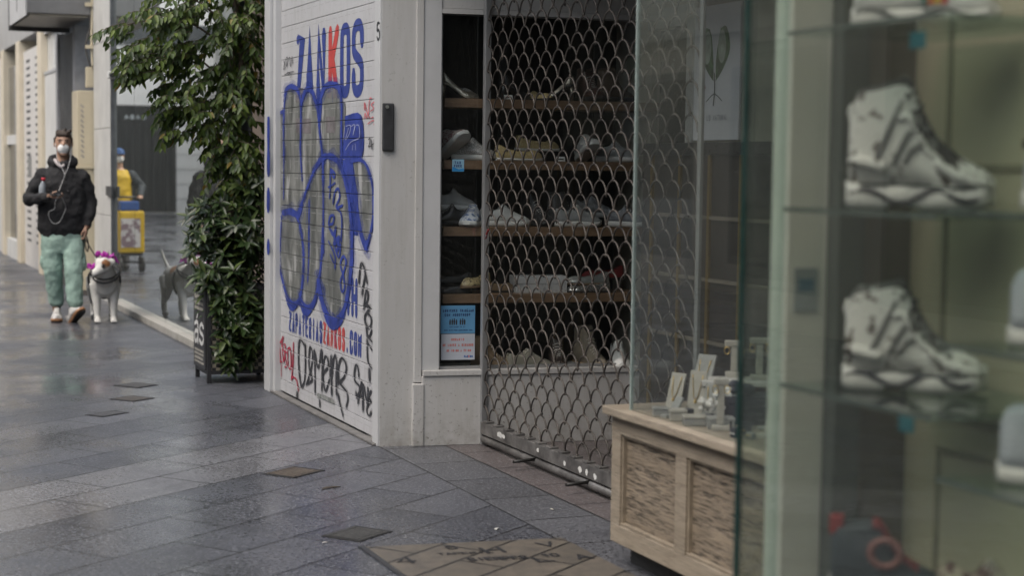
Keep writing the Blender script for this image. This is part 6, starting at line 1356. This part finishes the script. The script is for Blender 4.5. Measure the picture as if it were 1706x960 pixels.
for c, sx in ((AR[2], 1), (AL[2], -1)):
    ball(bm, (c[0], c[1]-.03, c[2]), (.035, .045, .03), 10)
    for i in range(4): finger(bm, (c[0]-.025+.017*i, c[1]-.06, c[2]+.01), [(0, -1, -.1), (0, -.4, -1), (0, .6, -.6)], .009, (.028, .024, .016))
    finger(bm, (c[0]+sx*.03, c[1]-.03, c[2]), [(sx*.5, -1, -.2), (0, -.8, -.6)], .010, (.03, .022))
o = obj('body', bm, SKIN, P, local=True); voxel(o, .008, 2)
bm = bmesh.new(); tube(bm, [(0, .01, .80), (0, .01, .95), (0, .01, 1.15), (0, .015, 1.28), (0, .02, 1.37)], [(.19, .14), (.18, .14), (.17, .135), (.185, .12), (.10, .085)], 18, ref=(0, 1, 0)); o = obj('vest', bm, M((.55, .36, .015), .6, .1, name='yellow vest'), P, local=True); voxel(o, .014, 3, .03, .1)
bm = bmesh.new()
for A in (AR, AL): tube(bm, A, [.085, .075, .05], 12); ball(bm, A[0], .088, 12)
o = obj('sleeves', bm, M((.015, .022, .028), .7, name='navy sleeve'), P, local=True); voxel(o, .014, 2, .02, .1)
bm = bmesh.new(); tube(bm, [(0, .01, .86), (0, .01, .74)], [(.18, .13), (.19, .135)], 16, ref=(0, 1, 0))
for s, y in ((-.08, .05), (.09, -.12)): tube(bm, [(s, .01, .80), (s, y*.5, .48), (s, y, .10)], [.10, .085, .065], 12)
o = obj('trousers', bm, M((.12, .12, .125), .7, name='grey trousers'), P, local=True); voxel(o, .014, 2, .02, .1)
for s, y in ((-.08, .05), (.09, -.12)):
    bm = bmesh.new(); ball(bm, (s, y-.06, .045), (.052, .14, .05), 12); obj('shoe', bm, LEA_K, P, local=True, smooth=True)
bm = bmesh.new(); ball(bm, (0, .005, 1.60), (.08, .098, .07), 16); tube(bm, [(0, -.08, 1.60), (0, -.15, 1.59)], [(.06, .008), (.045, .006)], 12, ref=(0, 0, 1)); obj('cap', bm, M((.02, .07, .20), .7, name='blue cap'), P, local=True, smooth=True)
bm = bmesh.new(); ball(bm, (0, -.065, 1.515), (.056, .05, .052), 14); obj('face_mask', bm, WSOLE, P, local=True, smooth=True)
bm = bmesh.new()
for s in (-1, 1): ball(bm, (s*.03, -.085, 1.565), (.010, .006, .005), 8)
obj('eyes', bm, LEA_K, P, local=True, smooth=True)
t = thing('trolley', 'yellow postal trolley with printed front pushed by the woman, mirrored in the glass', 'trolley', (1.76, 22.98, 0))
bm = bmesh.new(); box(bm, -.17, .17, -.13, .13, .25, .82, .03); obj('bag', bm, M((.55, .36, .015), .5, .1, name='yellow bag'), t, local=True)
bm = bmesh.new(); box(bm, -.11, .15, -.136, -.131, .33, .72); obj('picture_panel', bm, patchy('printed picture', (.55, .53, .52), (.2, .14, .16), 9, .45, .55), t, local=True)
bm = bmesh.new(); box(bm, -.10, .15, -.11, .11, .8205, .95, .02); obj('blue_parcel', bm, M((.02, .07, .25), .6, name='blue parcel'), t, local=True)
bm = bmesh.new()
for s in (-1, 1): tube(bm, spline([(s*.15, .02, .12), (s*.15, .14, .3), (s*.15, .145, .9), (s*.14, .20, 1.0)], 4), .012, 8)
tube(bm, [(-.15, .20, 1.0), (.15, .20, 1.0)], .013, 8); tube(bm, [(-.17, 0, .12), (.17, 0, .12)], .012, 8); box(bm, -.15, .15, -.12, .12, .215, .24)
obj('frame', bm, LEA_K, t, local=True)
for s in (-1, 1):
    for y in (-.1, .1):
        bm = bmesh.new(); cyl(bm, (s*.15, y, .10), (1, 0, 0), .10, .03, 20); obj('wheel', bm, LEA_K, t, local=True)
# small litter on the paving and a ribbon tied to the gate
LT = (((2.555, 6.33), 'pale scrap of paper lying just above the tan inlay', .012, (.5, .5, .48)), ((2.93, 6.62), 'small white cigarette end on the slabs before the gate', .009, (.55, .53, .48)),
      ((1.82, 6.32), 'tiny pale fleck beside the grey cover', .008, (.45, .44, .42)), ((2.16, 7.4), 'dark flattened leaf on the paving left of the gate', .03, (.04, .03, .02)))
for (x, y), lab, r, c in LT:
    t = thing('paper_scrap', lab, 'scrap', (x, y, .001), rnd.random()*3, 'bits of litter on the paving'); bm = bmesh.new()
    tube(bm, [(-r*1.6, 0, .003), (-r*.4, r*.3, .004), (r*.6, r*.1, .004), (r*1.6, -r*.2, .003)], [(r*.25, .0015), (r*.6, .002), (r*.55, .002), (r*.2, .0015)], 8, ref=(0, 0, 1)); obj('scrap', bm, M(c, .7, .2, 40, name='scrap'), t, local=True, smooth=True)
bm = bmesh.new(); tube(bm, spline([(3.258, 8.235, 1.16), (3.252, 8.25, 1.135), (3.256, 8.275, 1.11)], 4), [(.009, .002)]*9, 8)
o = obj('ribbon', bm, patchy('red and white ribbon', (.45, .05, .05), (.6, .58, .58), 40), None, smooth=True, origin=(3.258, 8.25, 1.13)); tag(o, 'scrap of red and white ribbon tied to the lattice gate by the side post', 'ribbon')
for o in list(sc.objects):
    if o.type == 'MESH' and o.parent is None and 'label' not in o and 'kind' not in o: print('UNTAGGED', o.name)
